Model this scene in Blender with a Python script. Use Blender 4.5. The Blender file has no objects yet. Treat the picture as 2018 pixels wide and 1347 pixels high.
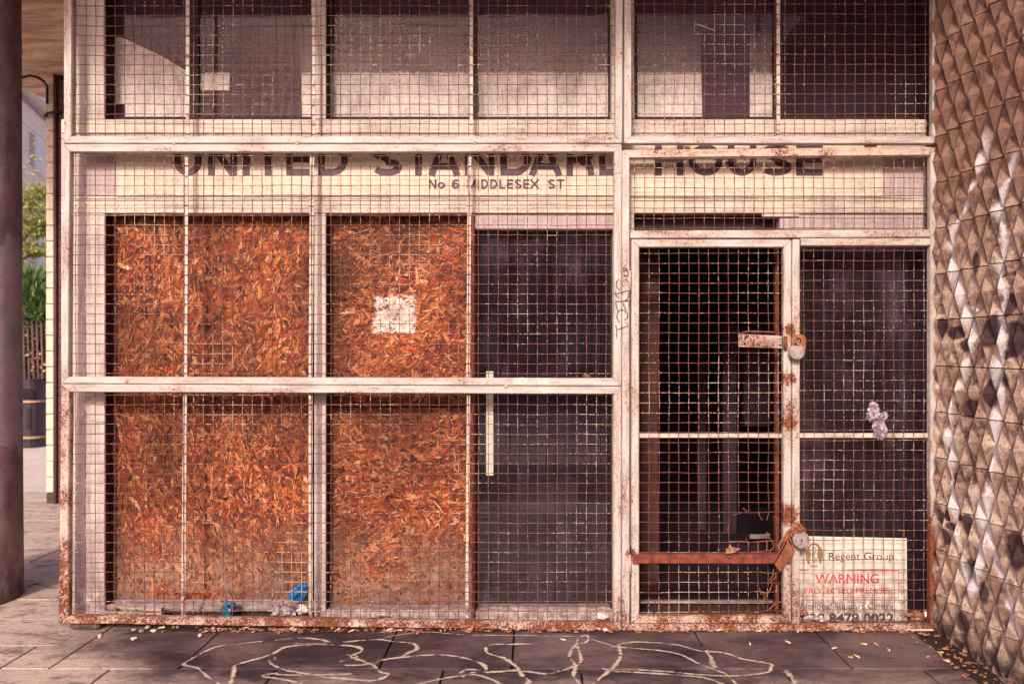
import bpy, bmesh, math, random
import numpy as np
from mathutils import Vector, Matrix, noise as mnoise
R = random.Random(7)
rad = math.radians
scn = bpy.context.scene
COL = scn.collection

# ------------------------------------------------------------------ camera, light
S = 0.0026; D = 4.6; CX = 1050.0; CY = 690.0; CH = 1.43; F = D / S
cam_d = bpy.data.cameras.new('camera'); cam = bpy.data.objects.new('camera', cam_d); COL.objects.link(cam)
cam.location = (0, -D, CH); cam.rotation_euler = (rad(90), 0, 0)
cam_d.sensor_width = 36; cam_d.lens = 36 * D / (2018 * S)
cam_d.shift_x = (1009 - CX) / 2018; cam_d.shift_y = (CY - 673.5) / 2018
cam_d.clip_start = 0.05; cam_d.clip_end = 500
cam_d.dof.use_dof = True; cam_d.dof.focus_distance = D + 0.05; cam_d.dof.aperture_fstop = 2.4
scn.camera = cam

SUN_EL, SUN_AZ = 28.5, 12.0          # azimuth: degrees to the left of straight on to the shopfront
world = bpy.data.worlds.new('World'); scn.world = world; world.use_nodes = True
wn = world.node_tree; wn.nodes.clear()
sky = wn.nodes.new('ShaderNodeTexSky'); sky.sky_type = 'NISHITA'; sky.sun_disc = False
sky.sun_elevation = rad(SUN_EL); sky.sun_rotation = rad(180 + SUN_AZ)
sky.air_density = 1.0; sky.dust_density = 4.0; sky.ozone_density = 0.6
tint = wn.nodes.new('ShaderNodeMix'); tint.data_type = 'RGBA'; tint.blend_type = 'MULTIPLY'
tint.inputs['Factor'].default_value = 1.0; tint.inputs['B'].default_value = (1.0, 0.80, 0.90, 1)
bgn = wn.nodes.new('ShaderNodeBackground'); bgn.inputs['Strength'].default_value = 0.15
wo = wn.nodes.new('ShaderNodeOutputWorld')
wn.links.new(sky.outputs[0], tint.inputs['A']); wn.links.new(tint.outputs['Result'], bgn.inputs[0]); wn.links.new(bgn.outputs[0], wo.inputs[0])

sun_d = bpy.data.lights.new('sun', 'SUN'); sun = bpy.data.objects.new('sun', sun_d); COL.objects.link(sun)
sun_d.energy = 2.0; sun_d.angle = rad(6.0); sun_d.color = (1.0, 0.94, 0.79)
sdir = Vector((math.sin(rad(SUN_AZ)) * math.cos(rad(SUN_EL)), math.cos(rad(SUN_AZ)) * math.cos(rad(SUN_EL)), -math.sin(rad(SUN_EL))))
sun.rotation_euler = sdir.to_track_quat('-Z', 'Y').to_euler()
sun.location = (-5, -9, 6)
scn.view_settings.view_transform = 'Standard'; scn.view_settings.look = 'None'
scn.view_settings.exposure = 0.70; scn.view_settings.gamma = 1.0; scn.view_settings.use_curve_mapping = False

# ------------------------------------------------------------------ helpers
def W(px, py, Y=0.0):
    k = S * (D + Y) / D
    return Vector(((px - CX) * k, Y, CH + (CY - py) * k))
def G(px, py, z=0.0):                      # point on the ground seen at a pixel
    d = (CH - z) * F / (py - CY)
    return Vector(((px - CX) * d / F, d - D, z))

def props(o, label=None, cat=None, group=None, kind=None):
    if label: o['label'] = label
    if cat: o['category'] = cat
    if group: o['group'] = group
    if kind: o['kind'] = kind
    return o
def empty(name, loc, label=None, cat=None, group=None, kind=None):
    o = bpy.data.objects.new(name, None); COL.objects.link(o); o.location = loc; o.empty_display_size = 0.1
    return props(o, label, cat, group, kind)
def link(name, me, mat=None, parent=None, smooth=False):
    if mat is not None:
        me.materials.clear()
        for m in (mat if isinstance(mat, (list, tuple)) else [mat]): me.materials.append(m)
    if smooth:
        me.polygons.foreach_set('use_smooth', [True] * len(me.polygons))
    o = bpy.data.objects.new(name, me); COL.objects.link(o)
    if parent is not None:
        o.parent = parent
        # meshes are written in world coordinates: bring them into the parent's frame
        p = parent; off = Vector((0, 0, 0))
        while p is not None:
            off += p.location; p = p.parent
        o.location = -off
    return o

class MB:
    def __init__(s): s.v = []; s.f = []; s.mi = []; s.col = []; s.uv = []
    def add(s, vs, fs, mi=0):
        b = len(s.v); s.v += [tuple(v) for v in vs]
        for f in fs: s.f.append([b + i for i in f]); s.mi.append(mi)
    def box(s, a, b, c=0.0, mi=0, rot=None, org=None):
        (x0, y0, z0), (x1, y1, z1) = a, b
        if c <= 0:
            vs = [(x, y, z) for x in (x0, x1) for y in (y0, y1) for z in (z0, z1)]
            fs = [(0, 1, 3, 2), (4, 6, 7, 5), (0, 4, 5, 1), (2, 3, 7, 6), (0, 2, 6, 4), (1, 5, 7, 3)]
        else:
            bm = bmesh.new(); bmesh.ops.create_cube(bm, size=1)
            for v in bm.verts:
                v.co = Vector(((x0 + x1) / 2 + v.co.x * (x1 - x0), (y0 + y1) / 2 + v.co.y * (y1 - y0), (z0 + z1) / 2 + v.co.z * (z1 - z0)))
            bmesh.ops.bevel(bm, geom=bm.edges[:], offset=c, segments=1, affect='EDGES')
            bm.verts.index_update()
            vs = [v.co.copy() for v in bm.verts]; fs = [[v.index for v in f.verts] for f in bm.faces]; bm.free()
        if rot is not None:
            o = Vector(org); vs = [rot @ (Vector(v) - o) + o for v in vs]
        s.add(vs, fs, mi)
    def pbox(s, x0, x1, y0, y1, Y, dep, c=0.0, mi=0):  # front face seen at pixels, at depth Y
        a = W(x0, y1, Y); b = W(x1, y0, Y)
        s.box((a.x, Y, a.z), (b.x, Y + dep, b.z), c, mi)
    def tube(s, pts, r, n=6, mi=0, cap=True):
        pts = [Vector(p) for p in pts]; rs = r if isinstance(r, (list, tuple)) else [r] * len(pts)
        base = len(s.v); prev = None
        for i, p in enumerate(pts):
            t = (pts[min(i + 1, len(pts) - 1)] - pts[max(i - 1, 0)])
            if t.length < 1e-9: t = Vector((0, 0, 1))
            t.normalize()
            if prev is None:
                a = Vector((0, 1, 0)) if abs(t.y) < 0.9 else Vector((1, 0, 0))
                u = t.cross(a).normalized()
            else:
                u = (prev - t * prev.dot(t)).normalized()
            w = t.cross(u); prev = u
            for k in range(n):
                an = 2 * math.pi * k / n
                s.v.append(tuple(p + (u * math.cos(an) + w * math.sin(an)) * rs[i]))
        for i in range(len(pts) - 1):
            for k in range(n):
                a = base + i * n + k; b = base + i * n + (k + 1) % n
                s.f.append([a, b, b + n, a + n]); s.mi.append(mi)
        if cap:
            s.f.append([base + k for k in range(n)][::-1]); s.mi.append(mi)
            e = base + (len(pts) - 1) * n
            s.f.append([e + k for k in range(n)]); s.mi.append(mi)
    def prism(s, poly, Y0, Y1, mi=0):       # polygon of (x,z), extruded in Y
        n = len(poly)
        vs = [(x, Y0, z) for x, z in poly] + [(x, Y1, z) for x, z in poly]
        fs = [list(range(n)), [n + i for i in range(n)][::-1]] + [[i, n + i, n + (i + 1) % n, (i + 1) % n] for i in range(n)]
        s.add(vs, fs, mi)
    def mesh(s, name='m'):
        me = bpy.data.meshes.new(name); me.from_pydata(s.v, [], s.f)
        if any(s.mi): me.polygons.foreach_set('material_index', s.mi)
        me.update(); return me
    def build(s, name, mat, parent=None, smooth=False):
        me = s.mesh(name)
        bm = bmesh.new(); bm.from_mesh(me); bmesh.ops.recalc_face_normals(bm, faces=bm.faces[:]); bm.to_mesh(me); bm.free()
        return link(name, me, mat, parent, smooth)

def lathe(prof, cx, cy, n=48, a0=0, a1=2 * math.pi):
    m = MB(); vs = []
    for (r, z) in prof:
        for k in range(n): 
            a = a0 + (a1 - a0) * k / n; vs.append((cx + r * math.cos(a), cy + r * math.sin(a), z))
    fs = []
    for i in range(len(prof) - 1):
        for k in range(n):
            fs.append((i * n + k, i * n + (k + 1) % n, (i + 1) * n + (k + 1) % n, (i + 1) * n + k))
    fs.append(tuple(range(n))[::-1]); fs.append(tuple((len(prof) - 1) * n + k for k in range(n)))
    m.add(vs, fs); return m

# ------------------------------------------------------------------ materials
class NM:
    def __init__(s, name, rough=0.8, metal=0.0, spec=0.3):
        s.m = bpy.data.materials.new(name); s.m.use_nodes = True; s.t = s.m.node_tree
        s.b = s.t.nodes['Principled BSDF']; s.out = s.t.nodes['Material Output']
        s.b.inputs['Roughness'].default_value = rough; s.b.inputs['Metallic'].default_value = metal
        s.b.inputs['Specular IOR Level'].default_value = spec
        s.geo = s.t.nodes.new('ShaderNodeNewGeometry')
        s.pos = s.geo.outputs['Position']
    def n(s, t): return s.t.nodes.new(t)
    def put(s, sock, v):
        if hasattr(v, 'is_linked') or isinstance(v, bpy.types.NodeSocket): s.t.links.new(v, sock)
        elif isinstance(v, (tuple, list)) and len(v) == 3 and sock.type == 'RGBA': sock.default_value = (*v, 1)
        else: sock.default_value = v
    def map(s, scale=(1, 1, 1), rot=(0, 0, 0), loc=(0, 0, 0), vec=None):
        m = s.n('ShaderNodeMapping'); s.t.links.new(vec or s.pos, m.inputs[0])
        m.inputs['Scale'].default_value = scale; m.inputs['Rotation'].default_value = rot; m.inputs['Location'].default_value = loc
        return m.outputs[0]
    def noise(s, scale, det=5, ro=0.6, vec=None, dist=0.0):
        n = s.n('ShaderNodeTexNoise'); s.t.links.new(vec or s.pos, n.inputs['Vector'])
        n.inputs['Scale'].default_value = scale; n.inputs['Detail'].default_value = det
        n.inputs['Roughness'].default_value = ro; n.inputs['Distortion'].default_value = dist
        return n.outputs['Fac']
    def voro(s, scale, vec=None, feature='F1', out='Distance'):
        n = s.n('ShaderNodeTexVoronoi'); n.feature = feature; s.t.links.new(vec or s.pos, n.inputs['Vector'])
        n.inputs['Scale'].default_value = scale; return n.outputs[out]
    def sm(s, v, a, b, c=0.0, d=1.0):
        n = s.n('ShaderNodeMapRange'); n.interpolation_type = 'SMOOTHSTEP' if a < b else 'LINEAR'
        if a < b:
            s.put(n.inputs[0], v); vals = (a, b, c, d)
        else:
            n.interpolation_type = 'SMOOTHSTEP'; s.put(n.inputs[0], v); vals = (b, a, d, c)
        for i, x in enumerate(vals): n.inputs[i + 1].default_value = x
        return n.outputs[0]
    def math(s, op, a, b=0.0, clamp=False):
        n = s.n('ShaderNodeMath'); n.operation = op; n.use_clamp = clamp
        s.put(n.inputs[0], a); s.put(n.inputs[1], b); return n.outputs[0]
    def mix(s, f, a, b, mode='MIX'):
        n = s.n('ShaderNodeMix'); n.data_type = 'RGBA'; n.blend_type = mode
        s.put(n.inputs['Factor'], f); s.put(n.inputs['A'], a); s.put(n.inputs['B'], b); return n.outputs['Result']
    def xyz(s, vec=None):
        n = s.n('ShaderNodeSeparateXYZ'); s.t.links.new(vec or s.pos, n.inputs[0]); return n.outputs
    def rnd(s): return s.n('ShaderNodeObjectInfo').outputs['Random']
    def bump(s, h, st=0.5, dist=0.004, prev=None):
        n = s.n('ShaderNodeBump'); n.inputs['Strength'].default_value = st; n.inputs['Distance'].default_value = dist
        s.put(n.inputs['Height'], h)
        if prev is not None: s.t.links.new(prev, n.inputs['Normal'])
        s.t.links.new(n.outputs[0], s.b.inputs['Normal']); return n.outputs[0]
    def color(s, c): s.put(s.b.inputs['Base Color'], c); return s.m

def m_rustpaint(name, base=(0.53, 0.50, 0.47), bias=-0.018, low=True, stretch=(1, 1, 1)):
    k = NM(name, 0.55, 0, 0.35)
    x, y, z = k.xyz()
    n1 = k.noise(9, 6, 0.65, k.map(stretch)); n2 = k.noise(95, 4, 0.7); n3 = k.noise(330, 3, 0.6)
    streak = k.noise(38, 4, 0.6, k.map((1, 1, 0.12) if stretch[2] < 1 else (0.12, 1, 1)))
    c = k.mix(k.sm(streak, 0.42, 0.7), base, tuple(v * 0.62 for v in base))
    c = k.mix(k.sm(n1, 0.5, 0.75), c, (base[0] * 0.72, base[1] * 0.60, base[2] * 0.62))
    c = k.mix(k.math('MULTIPLY', k.sm(k.noise(150, 5, 0.8), 0.50, 0.60), k.sm(n1, 0.3, 0.65, 0.15, 0.75)), c, (0.20, 0.13, 0.12))
    # rust mask: small flecks everywhere, much more near the ground
    nf = k.noise(210, 3, 0.6)
    f = k.math('ADD', k.math('MULTIPLY', n1, 0.50), k.math('MULTIPLY', k.math('ADD', k.math('MULTIPLY', n2, 0.5), k.math('MULTIPLY', nf, 0.5)), 0.85))
    f = k.math('SUBTRACT', f, 0.055)
    f = k.math('ADD', f, bias)
    f = k.math('ADD', f, k.math('MULTIPLY', n3, 0.12))
    if low:
        f = k.math('ADD', f, k.sm(z, 0.40, 0.02, 0.0, 0.10))
        g = k.math('MULTIPLY', k.sm(z, 0.85, 0.35, 0.0, 0.26), k.sm(x, 2.0, 2.02))
        f = k.math('ADD', f, g)
        for (pxx, pyy, r) in ((1553, 650, 0.055), (1553, 745, 0.065), (1553, 832, 0.055), (1550, 1012, 0.09), (1243, 1088, 0.05), (1560, 473, 0.035)):
            w = W(pxx, pyy)
            vd = k.n('ShaderNodeVectorMath'); vd.operation = 'DISTANCE'; k.t.links.new(k.pos, vd.inputs[0]); vd.inputs[1].default_value = w
            f = k.math('ADD', f, k.sm(vd.outputs['Value'], r, r * 0.2, 0.0, 0.26))
        f = k.math('ADD', f, k.math('MULTIPLY', k.sm(x, -2.3, -2.42, 0, 0.05), k.sm(z, 2.2, 0.1)))
    mask = k.sm(f, 0.735, 0.79)
    rc = k.mix(k.sm(n2, 0.35, 0.65), (0.25, 0.080, 0.032), (0.075, 0.022, 0.018))
    rc = k.mix(k.sm(n3, 0.62, 0.7), rc, (0.42, 0.20, 0.08))
    halo = k.sm(f, 0.64, 0.74, 0, 0.45)
    c = k.mix(halo, c, (0.42, 0.25, 0.17))
    c = k.mix(mask, c, rc)
    k.put(k.b.inputs['Roughness'], k.sm(mask, 0, 1, 0.5, 0.9))
    k.bump(k.math('ADD', k.math('MULTIPLY', mask, -0.5), k.math('MULTIPLY', n2, 0.8)), 0.6, 0.0015)
    return k.color(c)

def m_timber(name, base, grime=(0.30, 0.20, 0.20), amt=1.0, vert=True, lo=0.46, hi=0.74):
    k = NM(name, 0.62, 0, 0.3)
    g = k.noise(30, 5, 0.65, k.map((1, 1, 0.07) if vert else (0.07, 1, 1)))
    n1 = k.noise(3.2, 6, 0.7); n2 = k.noise(160, 3, 0.6); bl = k.noise(22, 5, 0.7)
    c = k.mix(k.math('MULTIPLY', k.sm(g, lo, hi), 0.75 * amt), base, grime)
    c = k.mix(k.math('MULTIPLY', k.sm(n1, 0.45, 0.75), 0.5 * amt), c, grime)
    c = k.mix(k.sm(bl, 0.68, 0.74, 0, 0.75), c, tuple(v * 0.45 for v in grime))
    c = k.mix(k.sm(n2, 0.3, 0.7), k.mix(1.0, c, (0.86, 0.84, 0.84), 'MULTIPLY'), c)
    c = k.mix(k.math('MULTIPLY', k.sm(k.noise(120, 5, 0.8, k.map((1, 1, 0.5))), 0.50, 0.60), k.sm(n1, 0.35, 0.65, 0.08 * amt, 0.6 * amt)), c, (0.17, 0.11, 0.115))
    x, y, z = k.xyz()
    c = k.mix(k.math('MULTIPLY', k.sm(z, 0.45, 0.0, 0, 0.9), k.sm(bl, 0.35, 0.6)), c, (0.20, 0.13, 0.13))
    k.bump(k.math('ADD', g, k.math('MULTIPLY', n2, 0.3)), 0.35, 0.002)
    return k.color(c)

def m_plain(name, base, var=0.35, scale=12, rough=0.8, metal=0.0, bump=0.3, spec=0.3, bd=0.003):
    k = NM(name, rough, metal, spec)
    n1 = k.noise(scale, 6, 0.65); n2 = k.noise(scale * 9, 4, 0.65)
    c = k.mix(k.sm(n1, 0.3, 0.7), tuple(v * (1 - var) for v in base), tuple(min(1, v * (1 + var * 0.6)) for v in base))
    c = k.mix(k.sm(n2, 0.35, 0.7, 0, 0.5), c, tuple(v * 0.55 for v in base))
    k.bump(k.math('ADD', n1, k.math('MULTIPLY', n2, 0.5)), bump, bd)
    return k.color(c)

def m_glass(name, dust=(0.22, 0.15, 0.215), lo=0.5, hi=0.8, amt=0.35, base=0.02, specks=True, refl=1.0, zlow=0.5):
    k = NM(name, 0.9)
    k.put(k.b.inputs['Base Color'], (*dust, 1))
    tr = k.n('ShaderNodeBsdfTransparent'); tr.inputs[0].default_value = (0.985, 0.965, 0.975, 1)
    gl = k.n('ShaderNodeBsdfGlossy'); gl.inputs['Roughness'].default_value = 0.05; gl.inputs[0].default_value = (refl, refl, refl, 1)
    fr = k.n('ShaderNodeFresnel'); fr.inputs[0].default_value = 1.5
    m1 = k.n('ShaderNodeMixShader'); k.put(m1.inputs[0], fr.outputs[0]); k.put(m1.inputs[1], tr.outputs[0]); k.put(m1.inputs[2], gl.outputs[0])
    n1 = k.noise(3.0, 7, 0.62, k.map((1.2, 1, 0.55)), 0.6); n2 = k.noise(60, 4, 0.7)
    st = k.noise(28, 3, 0.6, k.map((1, 1, 0.06)))
    f = k.sm(n1, lo, hi, base, amt)
    f = k.math('MULTIPLY', f, k.sm(n2, 0.25, 0.7, 0.4, 1.2)); f = k.math('MULTIPLY', f, k.sm(st, 0.3, 0.65, 0.5, 1.15))
    x, y, z = k.xyz()
    if specks:
        v = k.voro(26); vz = k.sm(z, zlow, 0.05, 0.02, 1.0)
        sp = k.math('MULTIPLY', k.sm(v, 0.13, 0.06), k.sm(k.noise(5, 4, 0.7), 0.50, 0.58)); sp = k.math('MULTIPLY', sp, vz)
        v2 = k.voro(70); sp2 = k.math('MULTIPLY', k.sm(v2, 0.16, 0.08), k.sm(k.noise(9, 3, 0.6), 0.5, 0.6)); sp2 = k.math('MULTIPLY', sp2, vz)
        f = k.math('MAXIMUM', f, k.math('MAXIMUM', sp, sp2)); 
    f = k.math('MINIMUM', f, 1.0)
    m2 = k.n('ShaderNodeMixShader'); k.put(m2.inputs[0], f); k.put(m2.inputs[1], m1.outputs[0]); k.t.links.new(k.b.outputs[0], m2.inputs[2])
    k.t.links.new(m2.outputs[0], k.out.inputs[0])
    return k.m

M = {}
M['frame'] = m_rustpaint('flaking cream paint on steel', stretch=(1, 1, 0.35))
M['frame_h'] = m_rustpaint('flaking cream paint on steel rail', stretch=(0.35, 1, 1))
M['frame_rusty'] = m_rustpaint('rusted cream paint', base=(0.60, 0.48, 0.40), bias=0.012)
M['bar'] = m_rustpaint('painted flat bar', base=(0.60, 0.53, 0.47), bias=-0.02)
def m_wire():
    k = NM('rusted mesh wire', 0.62, 0.0, 0.35)
    x, y, z = k.xyz()
    n1 = k.noise(2.2, 4, 0.6); n2 = k.noise(70, 4, 0.7)
    right = k.sm(x, 0.3, 0.7)
    th = k.math('ADD', k.math('MULTIPLY', n1, 0.5), k.math('MULTIPLY', n2, 0.5))
    rust = k.mix(k.sm(n2, 0.3, 0.7), (0.060, 0.020, 0.022), (0.22, 0.080, 0.045))
    c = k.mix(k.sm(th, 0.53, 0.57, 0, 0.7), rust, (0.58, 0.43, 0.32))
    k.bump(n2, 0.4, 0.001)
    return k.color(c)
M['wire'] = m_wire()
M['wire_dark'] = m_plain('heavily rusted wire', (0.30, 0.10, 0.045), 0.4, 40, 0.8)
M['timber'] = m_timber('weathered white timber', (0.60, 0.53, 0.475), (0.24, 0.16, 0.175))
M['timber_h'] = m_timber('weathered white timber rail', (0.68, 0.60, 0.49), (0.28, 0.19, 0.19), 1.0, False)
M['timber_pink'] = m_timber('stained pinkish timber', (0.50, 0.41, 0.40), (0.30, 0.20, 0.22))
M['fascia'] = m_timber('cream enamel sign board', (0.72, 0.64, 0.50), (0.40, 0.29, 0.25), 0.8, False, 0.5, 0.85)
M['letter'] = m_plain('dark purple sign paint', (0.085, 0.048, 0.062), 0.3, 30, 0.5, 0, 0.1)
M['darkwood_shade'] = m_plain('dark wood and painted recess shade', (0.035, 0.017, 0.020), 0.4, 20, 0.7)  # dark wood; on the reveals this colour stands for recess shade
M['interior'] = m_plain('dark purple interior wall', (0.024, 0.009, 0.020), 0.4, 3, 0.9)
M['interior_grey'] = m_plain('dim grey interior panel', (0.035, 0.018, 0.026), 0.3, 5, 0.8)
M['interior_brown'] = m_plain('brown interior timber', (0.075, 0.026, 0.022), 0.5, 9, 0.7)
M['backing'] = m_plain('dull mauve backing board', (0.065, 0.026, 0.040), 0.35, 7, 0.75, 0, 0.2)
M['backing_dark'] = m_plain('dark mauve backing board', (0.028, 0.012, 0.020), 0.4, 5, 0.75, 0, 0.2)
def m_pane_reflection():  # bright street reflections painted as pale colour, fading out upwards
    k = NM('painted window reflection', 0.7, 0, 0.3)
    n1 = k.noise(5, 7, 0.7, k.map((1, 1, 0.8)), 0.8); n2 = k.noise(70, 4, 0.7); st = k.noise(45, 3, 0.6, k.map((1, 1, 0.1)))
    c = k.mix(k.sm(n1, 0.46, 0.76), (0.90, 0.86, 0.76), (0.42, 0.34, 0.32))
    c = k.mix(k.sm(n2, 0.45, 0.7, 0, 0.5), c, (0.34, 0.26, 0.24))
    c = k.mix(k.sm(st, 0.5, 0.75, 0, 0.35), c, (0.3, 0.2, 0.2))
    x, y, z = k.xyz(); zA = W(0, 144, 0.236).z; zT = W(0, 30, 0.236).z
    n5 = k.noise(3.2, 6, 0.65, k.map((1, 1, 0.7))); n6 = k.noise(40, 4, 0.7)
    zj = k.math('ADD', z, k.math('MULTIPLY', k.math('SUBTRACT', n6, 0.5), 0.035))
    thick = k.sm(zj, zA + 0.014, zA - 0.014, 0, 1)
    thick = k.math('MULTIPLY', thick, k.sm(n5, 0.30, 0.52, 0.62, 1.0))
    thin = k.math('MULTIPLY', k.sm(z, zT, zA, 0.0, 0.20), k.sm(n6, 0.3, 0.6, 0.5, 1.0))
    lf = k.sm(x, W(388, 0, 0.236).x, W(376, 0, 0.236).x)          # painted reflection covers the whole sheet in the first pane
    a = k.math('MAXIMUM', k.math('MAXIMUM', thick, thin), k.math('MULTIPLY', lf, k.sm(n5, 0.28, 0.5, 0.6, 1.0)))
    tr = k.n('ShaderNodeBsdfTransparent'); ms = k.n('ShaderNodeMixShader')
    k.put(ms.inputs[0], a); k.t.links.new(tr.outputs[0], ms.inputs[1]); k.t.links.new(k.b.outputs[0], ms.inputs[2]); k.t.links.new(ms.outputs[0], k.out.inputs[0])
    return k.color(c)
M['pane_reflection'] = m_pane_reflection()
M['glass'] = m_glass('dusty window glass', lo=0.46, hi=0.78, amt=0.24, base=0.035, refl=0.9)
M['glass_up'] = m_glass('upper window glass', lo=0.5, hi=0.9, amt=0.10, base=0.01, specks=False, refl=0.12)
M['sticker'] = m_plain('off white plastic strip', (0.62, 0.58, 0.50), 0.1, 10, 0.5, 0, 0.05)
M['alu'] = m_timber('dirty aluminium track', (0.40, 0.34, 0.35), (0.12, 0.08, 0.09), 1.0, False)
M['concrete'] = m_plain('rough pebbly concrete', (0.13, 0.09, 0.085), 0.6, 26, 0.95, 0, 0.9, 0.2, 0.01)
M['rustplate'] = m_plain('solid brown rust', (0.24, 0.085, 0.045), 0.55, 28, 0.85, 0.1, 0.7)
M['rustbar'] = m_plain('red rust', (0.22, 0.058, 0.038), 0.6, 22, 0.75, 0.1, 0.4)
M['rustchain'] = m_plain('orange rust', (0.34, 0.13, 0.06), 0.5, 40, 0.85, 0.1, 0.6)
M['lock'] = m_plain('worn steel', (0.42, 0.36, 0.36), 0.35, 60, 0.45, 0.35, 0.4)
M['hole'] = m_plain('dark recess', (0.02, 0.01, 0.012), 0.2, 30, 0.9)
M['plateface'] = m_rustpaint('speckled hasp paint', base=(0.46, 0.38, 0.36), bias=0.05, low=False)

def m_osb():
    k = NM('wood strands', 0.6, 0, 0.25)
    a = k.n('ShaderNodeAttribute'); a.attribute_name = 'Col'
    uv = k.n('ShaderNodeUVMap'); uv.uv_map = 'UVMap'
    mp = k.map((14, 260, 1), vec=uv.outputs[0]); gr = k.noise(1.0, 4, 0.7, mp)
    c = k.mix(k.sm(gr, 0.36, 0.66), k.mix(1.0, a.outputs['Color'], (0.42, 0.30, 0.25), 'MULTIPLY'), a.outputs['Color'])
    x, y, z = k.xyz()
    n = k.noise(5, 6, 0.7); nf = k.noise(90, 3, 0.6)
    # weathered, dirty lower edge
    c = k.mix(k.math('MULTIPLY', k.sm(z, 0.62, 0.08, 0, 0.75), k.sm(n, 0.35, 0.62)), c, (0.36, 0.24, 0.18))
    c = k.mix(k.math('MULTIPLY', k.sm(z, 0.25, 0.03, 0, 0.8), k.sm(n, 0.42, 0.6)), c, (0.10, 0.05, 0.045))
    # spray painted white square
    w0 = W(777, 619, 0.2)
    dx = k.math('ABSOLUTE', k.math('SUBTRACT', x, w0.x)); dz = k.math('ABSOLUTE', k.math('SUBTRACT', z, w0.z))
    mx = k.math('MAXIMUM', dx, k.math('MULTIPLY', dz, 1.08))
    edge = k.math('ADD', mx, k.math('MULTIPLY', k.math('SUBTRACT', k.noise(17, 4, 0.6), 0.5), 0.085))
    mk = k.sm(edge, 0.118, 0.092)
    thin = k.sm(mx, 0.0, 0.075, 0.45, 1.0)
    mk = k.math('MULTIPLY', mk, k.math('MULTIPLY', thin, k.sm(k.noise(30, 4, 0.7), 0.32, 0.52)))
    c = k.mix(k.math('MULTIPLY', mk, 0.92), c, (0.72, 0.68, 0.62))
    sp = k.math('MULTIPLY', k.sm(k.voro(19), 0.085, 0.05), k.math('MULTIPLY', k.sm(z, 0.7, 0.2, 0.04, 1), k.sm(k.noise(4, 2), 0.48, 0.55)))
    c = k.mix(sp, c, (0.7, 0.6, 0.55))
    k.bump(k.math('ADD', gr, k.math('MULTIPLY', nf, 0.4)), 0.5, 0.002)
    return k.color(c)
M['osb'] = m_osb()
M['osb_core'] = m_plain('chipboard core', (0.16, 0.05, 0.025), 0.4, 30, 0.85)

# ------------------------------------------------------------------ setting: ground, pavement, road, ceiling
def m_slab():
    k = NM('worn paving stone', 0.75, 0, 0.35)
    x, y, z = k.xyz(); r = k.rnd()
    n1 = k.noise(2.0, 7, 0.62, k.map((0.8, 1.2, 1)), 0.5); n2 = k.noise(10, 6, 0.7, k.map((0.8, 1.3, 1))); n3 = k.noise(140, 4, 0.7)
    dark = (0.030, 0.016, 0.022); mid = (0.17, 0.112, 0.118); lite = (0.66, 0.53, 0.44)
    c = k.mix(k.sm(n1, 0.36, 0.62), dark, mid)
    # daylight painted in: stone paler on the open side, darker along the shopfront
    open_light = k.math('ADD', k.math('MULTIPLY', k.sm(k.math('ADD', x, k.math('MULTIPLY', n1, 0.8)), -1.2, -2.4), 0.50), k.math('MULTIPLY', k.sm(y, -0.45, -0.95), 0.30))
    open_light = k.math('ADD', open_light, k.math('MULTIPLY', k.sm(y, 0.5, 1.3), 0.65))
    open_light = k.math('ADD', open_light, k.math('MULTIPLY', k.math('MULTIPLY', k.sm(x, -1.5, -2.2), k.sm(y, -0.25, -0.6)), 0.45))  # extra painted light in the left front corner
    f = k.math('ADD', k.math('ADD', open_light, k.math('MULTIPLY', n2, 0.55)), k.math('MULTIPLY', n1, 0.45))
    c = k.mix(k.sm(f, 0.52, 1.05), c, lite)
    c = k.mix(k.sm(n2, 0.56, 0.66, 0, 0.75), c, (0.065, 0.036, 0.044))
    c = k.mix(k.sm(k.noise(34, 5, 0.75, k.map((0.5, 1.6, 1))), 0.5, 0.68, 0, 0.55), c, (0.05, 0.028, 0.034))
    st = k.noise(5, 6, 0.75, k.map((0.9, 1.5, 1)), 0.8)
    c = k.mix(k.sm(st, 0.50, 0.66, 0, 0.68), c, (0.075, 0.045, 0.052))
    c = k.mix(k.sm(n3, 0.4, 0.62, 0, 0.6), c, k.mix(1.0, c, (0.45, 0.42, 0.43), 'MULTIPLY'))
    c = k.mix(k.sm(r, 0, 1, 0, 0.22), c, k.mix(1.0, c, (0.6, 0.58, 0.6), 'MULTIPLY'))
    k.put(k.b.inputs['Roughness'], k.sm(n2, 0.3, 0.7, 0.55, 0.9))
    k.bump(k.math('ADD', k.math('ADD', n1, n2), k.math('MULTIPLY', n3, 0.25)), 0.5, 0.006)
    return k.color(c)
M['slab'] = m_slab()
M['joint'] = m_plain('dark mortar and soil', (0.055, 0.034, 0.036), 0.5, 30, 0.95)
M['asphalt'] = m_plain('pale worn asphalt', (0.66, 0.56, 0.50), 0.10, 1.5, 0.9, 0, 0.2)
gm = MB(); gm.box((-70, -60, -0.30), (60, 90, -0.035)); g = gm.build('ground', M['joint']); props(g, kind='structure')
g['label'] = 'dark ground under the paving'
rm = MB(); rm.box((-60, 4.55, -0.03), (40, 60, -0.012)); rd = rm.build('road', M['asphalt']); props(rd, kind='structure')
rm = MB(); rm.box((-60, -40, -0.03), (40, -6.5, -0.06 + 0.034)); rd2 = rm.build('road', M['asphalt']); props(rd2, kind='structure')
pav = empty('pavement', (0, 0, 0), kind='structure')
GAP = 0.0045
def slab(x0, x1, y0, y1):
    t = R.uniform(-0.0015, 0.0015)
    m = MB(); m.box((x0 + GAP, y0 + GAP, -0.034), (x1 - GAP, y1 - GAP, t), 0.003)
    return m.build('paving_slab', M['slab'], pav)
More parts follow.
